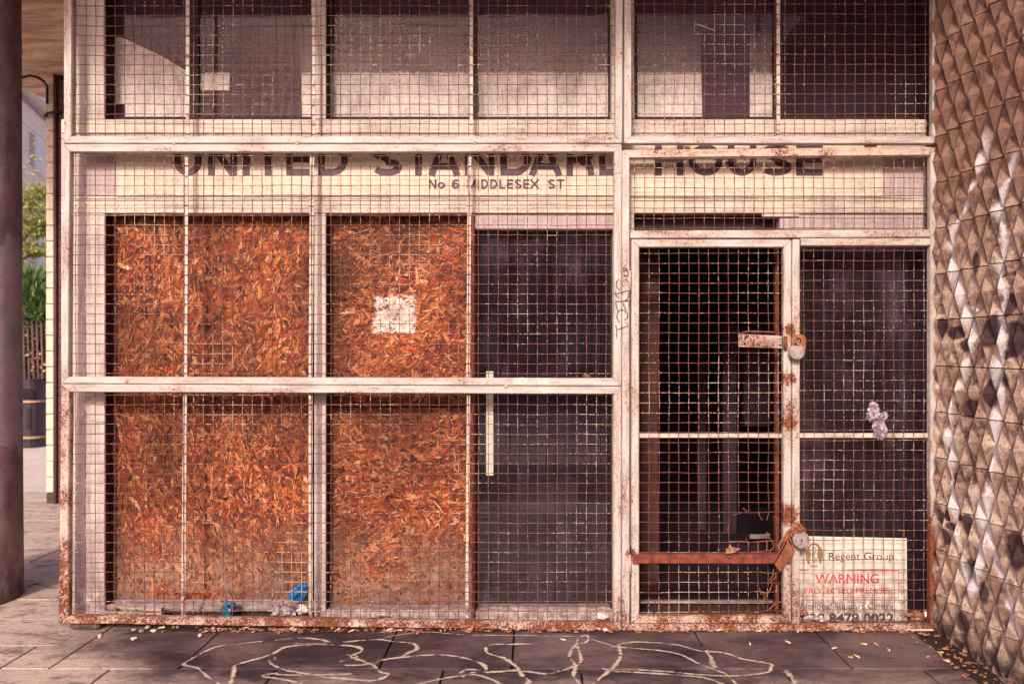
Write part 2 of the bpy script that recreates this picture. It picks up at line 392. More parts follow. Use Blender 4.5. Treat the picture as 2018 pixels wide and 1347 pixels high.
rows = [(-0.56, 0.10, [-2.40, -2.18, -1.595, -0.694, -0.094, 0.822, 1.44, 2.2]),
        (-1.16, -0.56, [-2.9, -1.9, -1.15, -0.40, 0.215, 1.12, 1.75, 2.3]),
        (-1.76, -1.16, [-2.9, -2.0, -1.3, -0.5, 0.3, 0.9, 1.6, 2.3]),
        (-2.4, -1.76, [-2.9, -2.2, -1.5, -0.8, 0.0, 0.8, 1.5, 2.3]),
        (-3.0, -2.4, [-2.9, -1.9, -1.2, -0.4, 0.3, 1.1, 1.7, 2.3]), (-3.6, -3.0, [-2.9, -2.1, -1.3, -0.6, 0.2, 0.9, 1.6, 2.3])]
for y0, y1, xs in rows:
    for a, b in zip(xs, xs[1:]): slab(a, b, y0, y1)
ys = [-2.4, -1.76, -1.16, -0.56, -0.25, 0.18, 0.56, 0.96, 1.48, 1.90, 2.42, 2.95, 3.5, 4.0, 4.5]
R2 = random.Random(3)
for j, (a, b) in enumerate(zip(ys, ys[1:])):
    x = -2.40 if a > -0.6 else -2.9
    if b > 0.11: x = -2.3
    while x > -8:
        w = R2.choice([0.55, 0.62, 0.75, 0.9]); 
        slab(x - w, x, a, b); x -= w
# ceiling slab of the covered walkway
def m_ceiling():
    k = NM('smoke stained ceiling board', 0.85, 0, 0.2)
    n1 = k.noise(3, 6, 0.65, k.map((0.6, 1.8, 1)), 0.7); n2 = k.noise(40, 4, 0.7, k.map((0.5, 2, 1)))
    c = k.mix(k.sm(n1, 0.35, 0.65), (0.42, 0.25, 0.16), (0.82, 0.60, 0.42))
    c = k.mix(k.sm(n2, 0.5, 0.72, 0, 0.5), c, (0.22, 0.12, 0.09))
    k.bump(n1, 0.6, 0.03); return k.color(c)
M['ceil'] = m_ceiling()
CEIL = 4.0
ceil = empty('ceiling', (0, 0, 0), kind='structure')
cy = [-1.72, -1.0, 0.1, 1.25, 2.42, 3.6, 5.2]
for a, b in zip(cy, cy[1:]):
    m = MB(); m.box((-5.0, a + 0.006, CEIL), (2.6, b - 0.006, CEIL + 0.05), 0.006); m.build('ceiling_board', M['ceil'], ceil)
m = MB(); m.box((-5.03, -1.77, CEIL + 0.051), (2.7, 5.25, CEIL + 0.5)); m.build('roof_slab', M['concrete'], ceil)
m = MB(); m.box((-5.03, -1.77, CEIL - 0.04), (2.7, -1.722, CEIL + 0.05)); m.build('roof_edge', M['concrete'], ceil)

# ------------------------------------------------------------------ building with shopfront
bld = empty('building', (0, 0.12, 0), 'cream fronted office entrance with sign fascia and boarded windows behind the grilles', 'building')
YF = 0.10
def piece(name, x0, x1, y0, y1, Y=YF, dep=0.05, mat='timber', c=0.003, parent=bld):
    m = MB(); m.pbox(x0, x1, y0, y1, Y, dep, c); return m.build(name, M[mat], parent)
# shell
L, Rr = -2.44, 2.06
m = MB(); m.box((L, 0.34, -0.02), (L + 0.02, 4.0, CEIL - .004)); m.build('side_wall', M['interior'], bld)
m = MB(); m.box((Rr, 0.02, -0.02), (Rr + 0.02, 4.0, CEIL - .004)); m.build('side_wall', M['interior'], bld)
m = MB(); m.box((L + .021, 3.98, -0.02), (Rr - .001, 4.0, CEIL - .004)); m.build('back_wall', M['interior'], bld)
m = MB(); m.box((L + .021, 0.30, -0.02), (Rr - .001, 3.979, 0.03)); m.build('shop_floor', M['interior'], bld)
m = MB(); m.box((L + .021, 0.30, 2.75), (Rr - .001, 3.979, 2.8)); m.build('shop_ceiling', M['interior'], bld)
m = MB(); m.box((L - .02, 0.27, -0.02), (L - .002, 4.02, CEIL - .004)); m.build('outer_wall', M['concrete'], bld)
# jambs and rails
piece('timber_board', 140, 205, -260, 235, YF, 0.02, 'timber')
piece('timber_board', 120, 206, 420, 1222, YF, 0.02, 'timber')
piece('reveal', 140, 207, -260, 234.5, YF + 0.021, 0.14, 'darkwood_shade', 0)  # reveals: the shade of the recess is put into their dark colour
piece('reveal', 120, 208, 420, 1222, YF + 0.021, 0.14, 'darkwood_shade', 0)
piece('reveal', 621, 643.5, -260, 234.5, YF + 0.021, 0.14, 'darkwood_shade', 0)
piece('reveal', 620, 643.5, 420, 1222, YF + 0.021, 0.14, 'darkwood_shade', 0)
piece('timber_rail', 120, 1226, 235, 262, YF - 0.006, 0.20, 'timber_h')
piece('timber_rail', 1227, 1850, 235, 262, YF - 0.006, 0.20, 'timber_h')
piece('timber_rail', 120, 1850, 262.5, 274, YF + 0.004, 0.18, 'timber_pink')
piece('mullion', 620, 642, -260, 234.5, YF, 0.02, 'timber')
piece('mullion', 1205, 1250, -260, 234.5, YF, 0.16, 'timber')
piece('timber_board', 1832, 1862, -260, 234.5, YF, 0.16, 'timber')
piece('timber_board', 120, 228, 274.5, 386, YF, 0.05, 'timber_pink')
fas = piece('fascia_board', 228.5, 1740, 274.5, 386, YF - 0.004, 0.05, 'fascia', 0.0015)
piece('timber_board', 1740.5, 1862, 274.5, 386, YF, 0.05, 'timber_pink')
for (a, b, o) in ((386.5, 391, 0.012), (391.5, 395, 0.0), (395.5, 410, 0.006), (410.5, 419.5, 0.0)):
    piece('lintel_moulding', 120, 1862, a, b, YF + o - 0.006, 0.16 - o, 'timber_h', 0.0015)
piece('mullion', 619, 642, 420, 1222, YF, 0.02, 'timber')
piece('timber_rail', 936, 1236, 421, 451, YF + 0.01, 0.14, 'timber_pink')
piece('sill', 642.5, 934, 1201, 1240, YF + 0.0, 0.16, 'timber')
piece('sill', 937, 1208, 1205, 1240, YF + 0.0, 0.16, 'timber')
piece('mullion', 1208.5, 1250, 420, 1240, YF, 0.15, 'timber')
piece('threshold', 206.5, 618.5, 1206, 1240, YF + 0.08, 0.12, 'darkwood_shade')
piece('timber_rail', 1537, 1862, 421, 452, YF + 0.01, 0.12, 'timber_pink')
piece('timber_strip', 1502, 1575, 421, 427, YF - 0.002, 0.01, 'timber')
piece('door_head', 1250.5, 1536.5, 424, 470, YF + 0.09, 0.05, 'darkwood_shade')
piece('timber_board', 1834, 1862, 453, 1240, YF, 0.12, 'interior_grey')
# windows
def window(x0, x1, y0, y1, Yg, gl='glass', parent=bld, strips=()):
    m = MB()
    for a in ((x0 - 1, x0 + 5, y0, y1), (x1 - 5, x1 + 1, y0, y1), (x0 + 5.2, x1 - 5.2, y0 - 1, y0 + 4), (x0 + 5.2, x1 - 5.2, y1 - 4, y1 + 1)):
        m.pbox(*a, Yg - 0.012, 0.03, 0.001)
    w = m.build('window', M['darkwood_shade'], parent)
    m = MB(); m.pbox(x0 + 5, x1 - 5, y0 + 4, y1 - 4, Yg, 0.004); m.build('pane', M[gl], w)
    return w
window(207, 378, -250, 234, 0.215, 'glass_up'); window(386, 619, -250, 234, 0.215, 'glass_up')
window(643, 930, -250, 234, 0.205, 'glass_up'); window(936, 1204, -250, 234, 0.205, 'glass_up')
window(1251, 1530, -250, 234, 0.205, 'glass_up'); window(1538, 1831, -250, 234, 0.205, 'glass_up')
piece('window_mullion', 378.5, 385.5, -250, 234, 0.2, 0.05, 'darkwood_shade', 0)
piece('window_mullion', 930.5, 935.5, -250, 234, 0.19, 0.05, 'darkwood_shade', 0)
piece('window_mullion', 1530.5, 1537.5, -250, 234, 0.19, 0.05, 'darkwood_shade', 0)
piece('backing_board', 200, 640, -260, 242, 0.245, 0.02, 'backing')
piece('backing_board', 640.5, 1215, -260, 242, 0.245, 0.02, 'backing')
piece('backing_board', 1215.5, 1533, -260, 242, 0.245, 0.02, 'backing')
piece('backing_board', 1533.5, 1850, -260, 242, 0.245, 0.02, 'backing_dark')
# sheets added inside the glass, with the window reflections painted as their colour
def sheet(poly, Y=0.236, mat='pane_reflection', name='reflection_sheet'):
    m = MB(); m.prism([(W(x, y, Y).x, W(x, y, Y).z) for x, y in poly], Y, Y + 0.004)
    return m.build(name, M[mat], bld)
sheet([(215, 72), (240, 74), (270, 88), (305, 104), (335, 120), (362, 137), (378, 146), (378, 240), (246, 240), (246, 205), (215, 205)])
sheet([(388, 141), (452, 141), (452, 178), (388, 178)])
sheet([(590, 60), (618, 60), (618, 240), (596, 240)], 0.238)
sheet([(648, 20), (1210, 20), (1210, 240), (648, 240)])
sheet([(1255, 40), (1380, 40), (1384, 240), (1255, 240)])
sheet([(1384.5, 60), (1474, 60), (1474, 240), (1388, 240)], 0.240, 'backing')
sheet([(1478, 60), (1527, 60), (1527, 240), (1478, 240)], 0.238)
# lower windows
window(937, 1208, 452, 1204, 0.185, 'glass')
window(1576, 1833, 453, 1226, 0.175, 'glass')
piece('door_post', 1552, 1575.5, 453, 1240, YF + 0.03, 0.08, 'interior_brown')
piece('door_post', 1250.5, 1262, 453, 1240, YF + 0.05, 0.08, 'darkwood_shade')
piece('door_post', 1263, 1297, 470, 1200, 0.55, 0.06, 'interior_brown')
piece('door_edge', 1528, 1536, 478, 1218, 0.16, 0.04, 'rustbar')
piece('interior_panel', 1425, 1452, 480, 1110, 1.6, 0.05, 'interior_grey')
piece('interior_panel', 1375, 1392, 500, 1150, 2.4, 0.05, 'interior_grey')
piece('interior_panel', 1465, 1520, 550, 840, 1.8, 0.05, 'interior_grey')
piece('interior_counter', 985, 1140, 955, 1010, 1.1, 0.4, 'interior_grey', 0.01)
piece('interior_panel', 1060, 1075, 460, 955, 1.9, 0.05, 'interior_grey')
piece('floor_strip', 1262, 1536, 1183, 1189, 0.32, 0.03, 'alu', 0.002)
m = MB()
for i in range(9):
    for j in range(22):
        p = 1275 + j * 12 + (i % 2) * 6
        a = W(p, 1190 + i * 2.2, 0.30 - i * 0.02); m.box((a.x, a.y, 0.031), (a.x + 0.024, a.y + 0.013, 0.040))
mt = m.build('door_mat', M['interior_brown'], None); props(mt, 'ribbed dark brown doormat just inside the open doorway', 'doormat')
m = MB(); a = W(1478, 1055, 1.3)
m.box((a.x, 1.3, a.z - 0.02), (a.x + 0.13, 1.32, a.z + 0.008), 0.002); o = m.build('paper', M['alu'], None); props(o, 'small pale paper strip glimpsed through the torn hole in the gate', 'paper')
m = MB(); a = W(1470, 1070, 1.28); m.box((a.x - 0.2, 1.22, 0.031), (a.x + 0.35, 1.6, a.z), 0.004)
o = m.build('cabinet', M['interior'], None); props(o, 'low dark cabinet inside the shop seen through the gate hole', 'cabinet')
# strips on the glass
def strip(x0, x1, y0, y1, Y):
    m = MB(); m.pbox(x0, x1, y0, y1, Y, 0.002); m.build('glass_strip', M['sticker'], bld)
strip(958, 972, 731, 936, 0.178); strip(1571, 1580, 733, 934, 0.166)

# sign letters -------------------------------------------------------
def ribbon(m, pts, w, Y, dep=0.002, closed=False):
    """flat stroke of half width w through (x,z) points"""
    P = [Vector((p[0], p[1])) for p in pts]; n = len(P); Lf = []; Rt = []
    ws = w if isinstance(w, list) else [w] * n
    for i in range(n):
        if closed: a, b = P[i - 1], P[(i + 1) % n]
        else: a, b = P[max(i - 1, 0)], P[min(i + 1, n - 1)]
        t = (b - a).normalized(); nn = Vector((-t.y, t.x))
        s1 = 1.0
        if (closed or 0 < i < n - 1):
            t1 = (P[i] - P[i - 1]).normalized(); c = abs(Vector((-t1.y, t1.x)).dot(nn)); s1 = min(1 / max(c, 0.35), 2)
        Lf.append(P[i] + nn * ws[i] * s1); Rt.append(P[i] - nn * ws[i] * s1)
    N = n if closed else n - 1
    for i in range(N):
        j = (i + 1) % n
        q = [Lf[i], Lf[j], Rt[j], Rt[i]]
        m.prism([(v.x, v.y) for v in q], Y, Y + dep)
def arc(cx, cy, rx, ry, a0, a1, n=14):
    return [(cx + rx * math.cos(rad(a0 + (a1 - a0) * i / n)), cy + ry * math.sin(rad(a0 + (a1 - a0) * i / n))) for i in range(n + 1)]
# glyph strokes in a unit box: x 0..w (in units of cap height), y 0..1 up ; t = stroke half thickness, inset already
def glyph(ch, w, t):
    l, r_, b, u = t, w - t, t, 1 - t; mx = w / 2
    rr = min(0.36, (w - 2 * t) / 2)
    if ch == 'I': return [[(w / 2, 0), (w / 2, 1)]]
    if ch == 'U': return [[(l, 1), (l, rr + t)] + arc(mx, rr + t, (r_ - l) / 2, rr, 180, 360) + [(r_, 1)]]
    if ch == 'N': return [[(l, 0), (l, 1)], [(r_, 0), (r_, 1)], [(l + t * .2, 1 - t * .4), (r_ - t * .2, t * .4)]]
    if ch == 'T': return [[(mx, 0), (mx, 1 - 2 * t)], [(0, u), (w, u)]]
    if ch == 'E': return [[(l, 0), (l, 1)], [(2 * t, u), (w, u)], [(2 * t, 0.53), (w * 0.96, 0.53)], [(2 * t, b), (w, b)]]
    if ch == 'L': return [[(l, 0), (l, 1)], [(2 * t, b), (w, b)]]
    if ch == 'H': return [[(l, 0), (l, 1)], [(r_, 0), (r_, 1)], [(2 * t, 0.53), (w - 2 * t, 0.53)]]
    if ch == 'D': return [[(l, 0), (l, 1)], [(2 * t, u), (w * 0.45, u)] + arc(w * 0.45, 0.5, r_ - w * 0.45, 0.5 - t, 90, -90)[1:] + [(2 * t, b)]]
    if ch == 'A': return [[(t * .9, 0), (mx - t * .35, 1)], [(w - t * .9, 0), (mx + t * .35, 1)], [(w * 0.24, 0.30), (w * 0.76, 0.30)]]
    if ch == 'R': return [[(l, 0), (l, 1)], [(2 * t, u), (w * 0.55, u)] + arc(w * 0.58, 0.75 - t * .2, r_ - w * 0.58, 0.25 - t * .8, 90, -90)[1:] + [(2 * t, 0.5 - t * .3 + 0.02)], [(w * 0.50, 0.46), (w * 0.78, 0.40), (w * 0.86, 0.22), (w - t * .8, 0)]]
    if ch == 'O': return [arc(mx, 0.5, mx - t, 0.5 - t, 0, 360, 28)]
    if ch == 'o': return [arc(mx, 0.36, mx - t, 0.36 - t, 0, 360, 20)]
    if ch == 'S': return [arc(mx, 0.745, mx - t, 0.255 - t, 20, 270, 14)[:-1] + [(mx, 0.52), ] + arc(mx, 0.265, mx - t, 0.265 - t, 80, -160, 14)]
    if ch == 'M': return [[(l, 0), (l, 1)], [(r_, 0), (r_, 1)], [(l, 1 - t * .3), (mx, 0.05)], [(r_, 1 - t * .3), (mx, 0.05)]]
    if ch == 'X': return [[(t, 0), (w - t, 1)], [(t, 1), (w - t, 0)]]
    if ch == '6': return [arc(mx, 0.33, mx - t, 0.33 - t, 0, 360, 20), arc(mx + 0.03, 0.52, mx - t + 0.03, 0.48 - t, 180, 50, 10)]
YL = YF - 0.0065
def letter(ch, x0, x1, ytop, ybase, th, yoff=0.0):
    h = (ybase - ytop); w = (x1 - x0) / h; t = th / h / 2
    m = MB(); k = S * (D + YL) / D
    o = W(x0, ybase, YL)
    for st in glyph(ch, w, t):
        cl = (st[0][0] - st[-1][0]) ** 2 + (st[0][1] - st[-1][1]) ** 2 < 1e-6 and len(st) > 6
        pts = [(o.x + p[0] * h * k, o.z + p[1] * h * k) for p in (st[:-1] if cl else st)]
        yoff += 0.00008
        ribbon(m, pts, t * h * k, YL - yoff, 0.002, cl)
    m.build('letter', M['letter'], fas)
for ch, a, b in (('U', 343, 397), ('N', 410, 467), ('I', 479, 492), ('T', 504, 552), ('E', 564, 611), ('D', 627, 685),
                 ('S', 733, 792), ('T', 800, 849), ('A', 844, 907), ('N', 916, 974), ('D', 986, 1046), ('A', 1042, 1108), ('R', 1116, 1171), ('D', 1181, 1240),
                 ('H', 1291, 1347), ('O', 1357, 1424), ('U', 1434, 1490.6), ('S', 1500.6, 1560), ('E', 1569, 1621.5)):
    letter(ch, a, b, 285, 346, 13)
xs = [('N', 845, 860), ('o', 862, 877), ('6', 890, 905), ('M', 920, 938), ('I', 941, 944), ('D', 948, 962), ('D', 966, 980), ('L', 984, 996), ('E', 999, 1011),
      ('S', 1014, 1028), ('E', 1031, 1043), ('X', 1044, 1063), ('S', 1080, 1094), ('T', 1097, 1112)]
for ch, a, b in xs: letter(ch, a, b, 353.5, 371.5, 3.4)

# chipboard ----------------------------------------------------------
def chipboard(x0, x1, y0, y1, Y, bias, seed, dark=0.0):
    rr = random.Random(seed)
    m = MB(); m.pbox(x0, x1, y0, y1, Y, 0.018); b = m.build('chipboard_panel', M['osb_core'], bld)
    A = W(x0, y1, Y); B = W(x1, y0, Y); w = B.x - A.x; h = B.z - A.z
    N = int(w * h / (0.05 * 0.012) * 4.4)
    V = []; Fc = []; C = []; U = []
    pal = [((0.56, 0.155, 0.042), 24), ((0.30, 0.055, 0.018), 24), ((0.74, 0.28, 0.10), 17), ((0.075, 0.013, 0.012), 21), ((0.82, 0.42, 0.19), 8), ((0.36, 0.034, 0.018), 9), ((0.88, 0.52, 0.28), 3)]
    cols = [c for c, k in pal for _ in range(k)]
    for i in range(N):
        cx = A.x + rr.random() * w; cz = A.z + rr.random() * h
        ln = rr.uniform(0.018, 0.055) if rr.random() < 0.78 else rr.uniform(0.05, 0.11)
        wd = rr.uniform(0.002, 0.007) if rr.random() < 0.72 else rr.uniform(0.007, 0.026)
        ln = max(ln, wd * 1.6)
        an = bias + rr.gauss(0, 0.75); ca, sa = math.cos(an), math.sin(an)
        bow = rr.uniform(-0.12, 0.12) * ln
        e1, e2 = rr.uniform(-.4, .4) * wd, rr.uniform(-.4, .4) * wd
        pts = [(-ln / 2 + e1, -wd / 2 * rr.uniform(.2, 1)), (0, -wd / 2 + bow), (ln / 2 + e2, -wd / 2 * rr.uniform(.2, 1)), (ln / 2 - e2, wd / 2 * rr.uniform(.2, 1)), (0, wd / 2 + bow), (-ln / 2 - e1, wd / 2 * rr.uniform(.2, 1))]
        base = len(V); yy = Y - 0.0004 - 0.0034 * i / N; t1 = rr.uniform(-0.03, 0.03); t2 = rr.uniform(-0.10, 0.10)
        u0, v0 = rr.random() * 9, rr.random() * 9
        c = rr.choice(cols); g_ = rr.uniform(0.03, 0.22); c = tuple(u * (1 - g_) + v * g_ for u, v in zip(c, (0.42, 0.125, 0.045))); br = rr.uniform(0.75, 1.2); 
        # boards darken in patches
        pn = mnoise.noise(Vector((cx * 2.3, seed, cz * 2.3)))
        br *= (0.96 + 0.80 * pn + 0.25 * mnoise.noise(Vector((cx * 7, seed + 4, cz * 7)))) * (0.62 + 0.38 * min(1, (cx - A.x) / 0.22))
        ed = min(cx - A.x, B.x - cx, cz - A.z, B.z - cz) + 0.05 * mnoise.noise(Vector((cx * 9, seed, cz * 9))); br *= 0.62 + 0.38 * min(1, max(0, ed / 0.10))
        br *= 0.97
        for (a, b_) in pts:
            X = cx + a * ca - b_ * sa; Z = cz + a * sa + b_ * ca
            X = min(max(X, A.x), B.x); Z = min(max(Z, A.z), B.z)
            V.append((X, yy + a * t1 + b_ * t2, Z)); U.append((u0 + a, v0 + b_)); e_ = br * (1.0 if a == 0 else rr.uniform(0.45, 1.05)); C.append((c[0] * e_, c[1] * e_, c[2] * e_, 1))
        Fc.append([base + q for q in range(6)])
    me = bpy.data.meshes.new('strands'); me.from_pydata(V, [], Fc); me.update()
    ca_ = me.color_attributes.new('Col', 'FLOAT_COLOR', 'POINT'); ca_.data.foreach_set('color', np.array(C, dtype=np.float32).ravel())
    uv = me.uv_layers.new(name='UVMap'); idx = np.zeros(len(me.loops), dtype=np.int32); me.loops.foreach_get('vertex_index', idx)
    uv.data.foreach_set('uv', np.array(U, dtype=np.float32)[idx].ravel())
    o = link('wood_strand', me, M['osb'], b); o['kind'] = 'stuff'
    return b
def screws(x0, x1, y0, y1, Y):
    for x in (x0 + 14, (x0 + x1) / 2, x1 - 14):
        for y in (y0 + 22, y1 - 22):
            c = W(x, y, Y); m = MB(); m.prism([(c.x + .0055 * math.cos(q * .785), c.z + .0055 * math.sin(q * .785)) for q in range(8)], Y - 0.0062, Y - 0.003)
            m.build('screw_head', M['hole'], bld)
screws(222, 606, 440, 740, 0.205); screws(222, 606, 800, 1160, 0.205); screws(652, 928, 440, 790, 0.2); screws(652, 928, 815, 1190, 0.196)
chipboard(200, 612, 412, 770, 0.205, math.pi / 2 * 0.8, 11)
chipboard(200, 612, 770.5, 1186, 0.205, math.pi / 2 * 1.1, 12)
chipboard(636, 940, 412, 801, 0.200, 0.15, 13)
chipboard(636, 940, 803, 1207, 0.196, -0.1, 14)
piece('chipboard_edge', 929, 935.5, 420, 1204, 0.12, 0.07, 'rustbar')
# aluminium tracks under the left board
for i, (a, b, Yt) in enumerate(((1181, 1188, 0.19), (1189, 1192, 0.18), (1193, 1199, 0.168), (1200, 1203, 0.158))):
    piece('sill_track', 207, 618, a, b, Yt, 0.012, 'alu', 0.001)
# base kerb behind grille
piece('base_kerb', 196, 1862, 1240.5, 1262, 0.11, 0.2, 'joint')

# ------------------------------------------------------------------ grilles
def fbar(corn_o, corn_i, k0, k1, mat, parent, name='frame_bar', yf=-0.026, yb=0.016, seed=0, gap=0.0012):
    """mitred bar between corner k0 and k1 of a frame"""
    T = [0.0, 0.10, 0.36, 0.42, 0.90, 1.0]; Yv = [yf + 0.008, yf, yf, yf + 0.0006, yf + 0.0006, yf + 0.008]
    o0, i0, o1, i1 = [Vector((W(*c).x, W(*c).z)) for c in (corn_o[k0], corn_i[k0], corn_o[k1], corn_i[k1])]
    d = (o1 - o0).normalized(); n = max(2, int((o1 - o0).length / 0.12)); m = MB(); vs = []
    nn = len(T) + 2
    for s in range(n + 1):
        f = s / n
        for q, (t, y) in enumerate(list(zip(T, Yv)) + [(1.0, yb), (0.0, yb)]):
            a = o0.lerp(i0, t) + d * gap; b = o1.lerp(i1, t) - d * gap
            p = a.lerp(b, f)
            wob = 0.0008 * mnoise.noise(Vector((p.x * 3, p.y * 3, seed + q * 0.1)))
            vs.append((p.x + wob, y + wob, p.y + wob))
    fs = []
    for s in range(n):
        for q in range(nn):
            fs.append((s * nn + q, s * nn + (q + 1) % nn, (s + 1) * nn + (q + 1) % nn, (s + 1) * nn + q))
    fs.append(tuple(range(nn))[::-1]); fs.append(tuple(n * nn + q for q in range(nn)))
    m.add(vs, fs); return m.build(name, mat, parent)
def frame(co, ci, parent, sides=(0, 1, 2, 3), mats=None):
    mats = mats or [M['frame_h'], M['frame'], M['frame_h'], M['frame']]
    for k in sides: fbar(co, ci, k, (k + 1) % 4, mats[k], parent, seed=k * 7.3)
WR = 0.00195
def wires(x0, x1, y0, y1, vx, vp, hy, hp, parent, hole=None, seed=0, extra_h=2, Yw=0.0, lowloose=False):
    rr = random.Random(seed)
    vxs = []; x = vx
    while x < x1 + 1: 
        if x > x0 - 1: vxs.append(x)
        x += vp
    hys = []; y = hy
    while y < y1 + 1:
        if y > y0 - 1: hys.append(y)
        y += hp
    def wob(px, py, s):
        q = Vector((px * 0.012, py * 0.012, s + seed)); e = Vector((px * 0.05, py * 0.05, s + seed + 9))
        return 1.4 * mnoise.noise(q) + 0.6 * mnoise.noise(e)
    def P(px, py, side):
        dx = wob(px, py, 1.3); dy = wob(px, py, 5.1); dY = 0.0018 * side + 0.003 * mnoise.noise(Vector((px * .006, py * .006, seed + 3)))
        if lowloose and py > 1000 and px > 1470:
            kx = min(1, (px - 1470) / 60.0); kk = min(1, (py - 1000) / 60)
            dx += 5 * kx * kk * mnoise.noise(Vector((px * .05, py * .04, 2))) - 3 * kx * kk; dy += 7 * kx * kk * mnoise.noise(Vector((px * .03, py * .05, 7)))
        return W(px + dx, py + dy, Yw + dY)
    m = MB()
    def run(lst):
        seg = []
        for (px, py, s) in lst:
            inh = hole and hole[0] < px < hole[1] and hole[2] < py < hole[3]
            if inh:
                if len(seg) > 1: m.tube(seg, WR, 5)
                seg = []
            else: seg.append(P(px, py, s))
        if len(seg) > 1: m.tube(seg, WR, 5)
    for i, x in enumerate(vxs):
        lst = [(x, y0 - 4, 0)] + [(x, y, 1 if (i + j) % 2 else -1) for j, y in enumerate(hys)] + [(x, y1 + 4, 0)]
        run(lst)
    for j, y in enumerate(hys):
        lst = [(x0 - 4, y, 0)] + [(x, y, -1 if (i + j) % 2 else 1) for i, x in enumerate(vxs)] + [(x1 + 4, y, 0)]
        run(lst)
    o = m.build('wire_mesh', M['wire'], parent, smooth=True); o['kind'] = 'stuff'; return o
def flat(x0, x1, y0, y1, parent, Y=0.0055, mat='bar', name='flat_bar', top=None):
    m = MB()
    if top is None: m.pbox(x0, x1, y0, y1, Y, 0.006, 0.0008)
    else:
        a0, a1 = W(top[0], y0, Y), W(top[1], y0, Y); b0, b1 = W(x0, y1, Y), W(x1, y1, Y)
        m.prism([(b0.x, b0.z), (b1.x, b1.z), (a1.x, a1.z), (a0.x, a0.z)], Y, Y + 0.006)
    return m.build(name, M[mat], parent)
TOP = -180
gA = empty('security_grille', W(680, 285), 'wide upper left mesh grille in front of the pale upper windows', 'grille')
frame([(129, TOP), (1228.4, TOP), (1226, 285), (130, 285)], [(147, TOP + 15), (1212, TOP + 15), (1211, 270), (146, 270)], gA)
wires(147, 1212, TOP + 15, 270, 149.3, 19.35, 12 - 19.38 * 9, 19.38, gA, seed=1)
for a in ((366, 373), (614, 621), (925.5, 932)): flat(a[0], a[1], TOP + 14, 271, gA)
gB = empty('security_grille', W(1538, 285), 'upper right mesh grille with a twig caught in it, above the word HOUSE', 'grille')
frame([(1228.8, TOP), (1849, TOP), (1848.5, 285.5), (1228.4, 285.5)], [(1244, TOP + 15), (1834, TOP + 15), (1833.6, 270), (1244, 270)], gB)
wires(1244, 1834, TOP + 15, 270, 1249.9, 19.78, 9 - 19.62 * 9, 19.62, gB, seed=2)
flat(1530.5, 1537.5, TOP + 14, 271, gB)
gC = empty('security_grille', W(680, 755), 'middle left mesh grille hanging over the words UNITED STANDARD', 'grille')
frame([(129, 285.8), (1225, 285.8), (1224, 760), (125, 755)], [(143, 302), (1209, 302), (1208, 744.5), (140, 741.5)], gC)
wires(141, 1208.5, 302, 743, 149.3, 19.35, 307.2, 19.46, gC, seed=3)
for a in ((361.5, 368.5, 364, 371), (608, 616, 611, 619), (919, 926, 922, 929)): flat(a[0], a[1], 300, 745, gC, top=(a[2], a[3]))
gD = empty('security_grille', W(680, 1240), 'lower left mesh grille with a rusty bottom rail standing just above the pavement', 'grille')
frame([(125, 755.8), (1224, 760.8), (1223.4, 1239.5), (119, 1225)], [(142, 772), (1208, 776), (1207, 1223.5), (139.5, 1210)], gD,
      mats=[M['frame_h'], M['frame'], M['frame_rusty'], M['frame_rusty']])
wires(141, 1208, 773, 1216, 148.8, 19.37, 777.6, 19.38, gD, seed=4)
for a in ((357, 365, 361, 368), (608, 616, 608, 616), (917, 924, 920, 926.5)): flat(a[0], a[1], 771, 1218, gD, top=(a[2], a[3]))
gE = empty('security_grille', W(1540, 1241), 'right hand grille frame round the gate, with a warning sign behind its mesh', 'grille')
frame([(1224.6, 297), (1845, 291), (1845.5, 1241), (1224.2, 1241)], [(1240, 313.5), (1829.5, 308.5), (1829, 1226), (1240.4, 1226)], gE,
      mats=[M['frame_rusty'], M['frame'], M['frame_rusty'], M['frame']])
def hb(x0, x1, ya, yb, dya=0, mat='frame_h', parent=gE, yf=-0.026, name='frame_bar'):
    co = [(x0, ya), (x1, ya + dya), (x1, yb + dya), (x0, yb)]
    ci = [(x0, yb), (x1, yb + dya), (x1, ya), (x0, ya)]
    return fbar([(x0, ya), (x1, ya + dya)], [(x0, yb), (x1, yb + dya)], 0, 1, M[mat], parent, yf=yf, name=name)
hb(1240.8, 1829.2, 455, 471, -2); hb(1575, 1829.2, 470.2, 485.5, 0)
fbar([(1574, 472), (1574, 1225.6)], [(1558.3, 472), (1558.3, 1225.6)], 0, 1, M['frame'], gE)
wires(1240, 1829.5, 311, 455, 1249.8, 19.68, 331.3, 19.7, gE, seed=5)
wires(1574, 1829.5, 485.5, 1226, 1584.2, 19.72, 493.9, 19.63, gE, seed=6)
flat(1574, 1830, 853, 862, gE, mat='bar', name='cross_bar')
# gate leaf
gate = empty('security_gate', W(1400, 1225), 'mesh gate with a torn hole, rusty cross bar and bolt plate', 'gate')
frame([(1243, 472.5), (1557.3, 472.5), (1557, 1225.2), (1242.6, 1225.2)], [(1259, 488.5), (1541.3, 488.5), (1541, 1210), (1259, 1210)], gate,
      mats=[M['frame_h'], M['frame'], M['frame_rusty'], M['frame']])
wires(1259, 1541.3, 488.5, 1210, 1278.8, 19.63, 498.9, 19.62, gate, hole=(1437, 1532, 1012, 1066), seed=8, lowloose=True)
flat(1258, 1542, 853, 862, gate, name='cross_bar')
hb(1245, 1555, 1088, 1107, 0, 'rustbar', gate, -0.045, 'rusty_cross_bar')
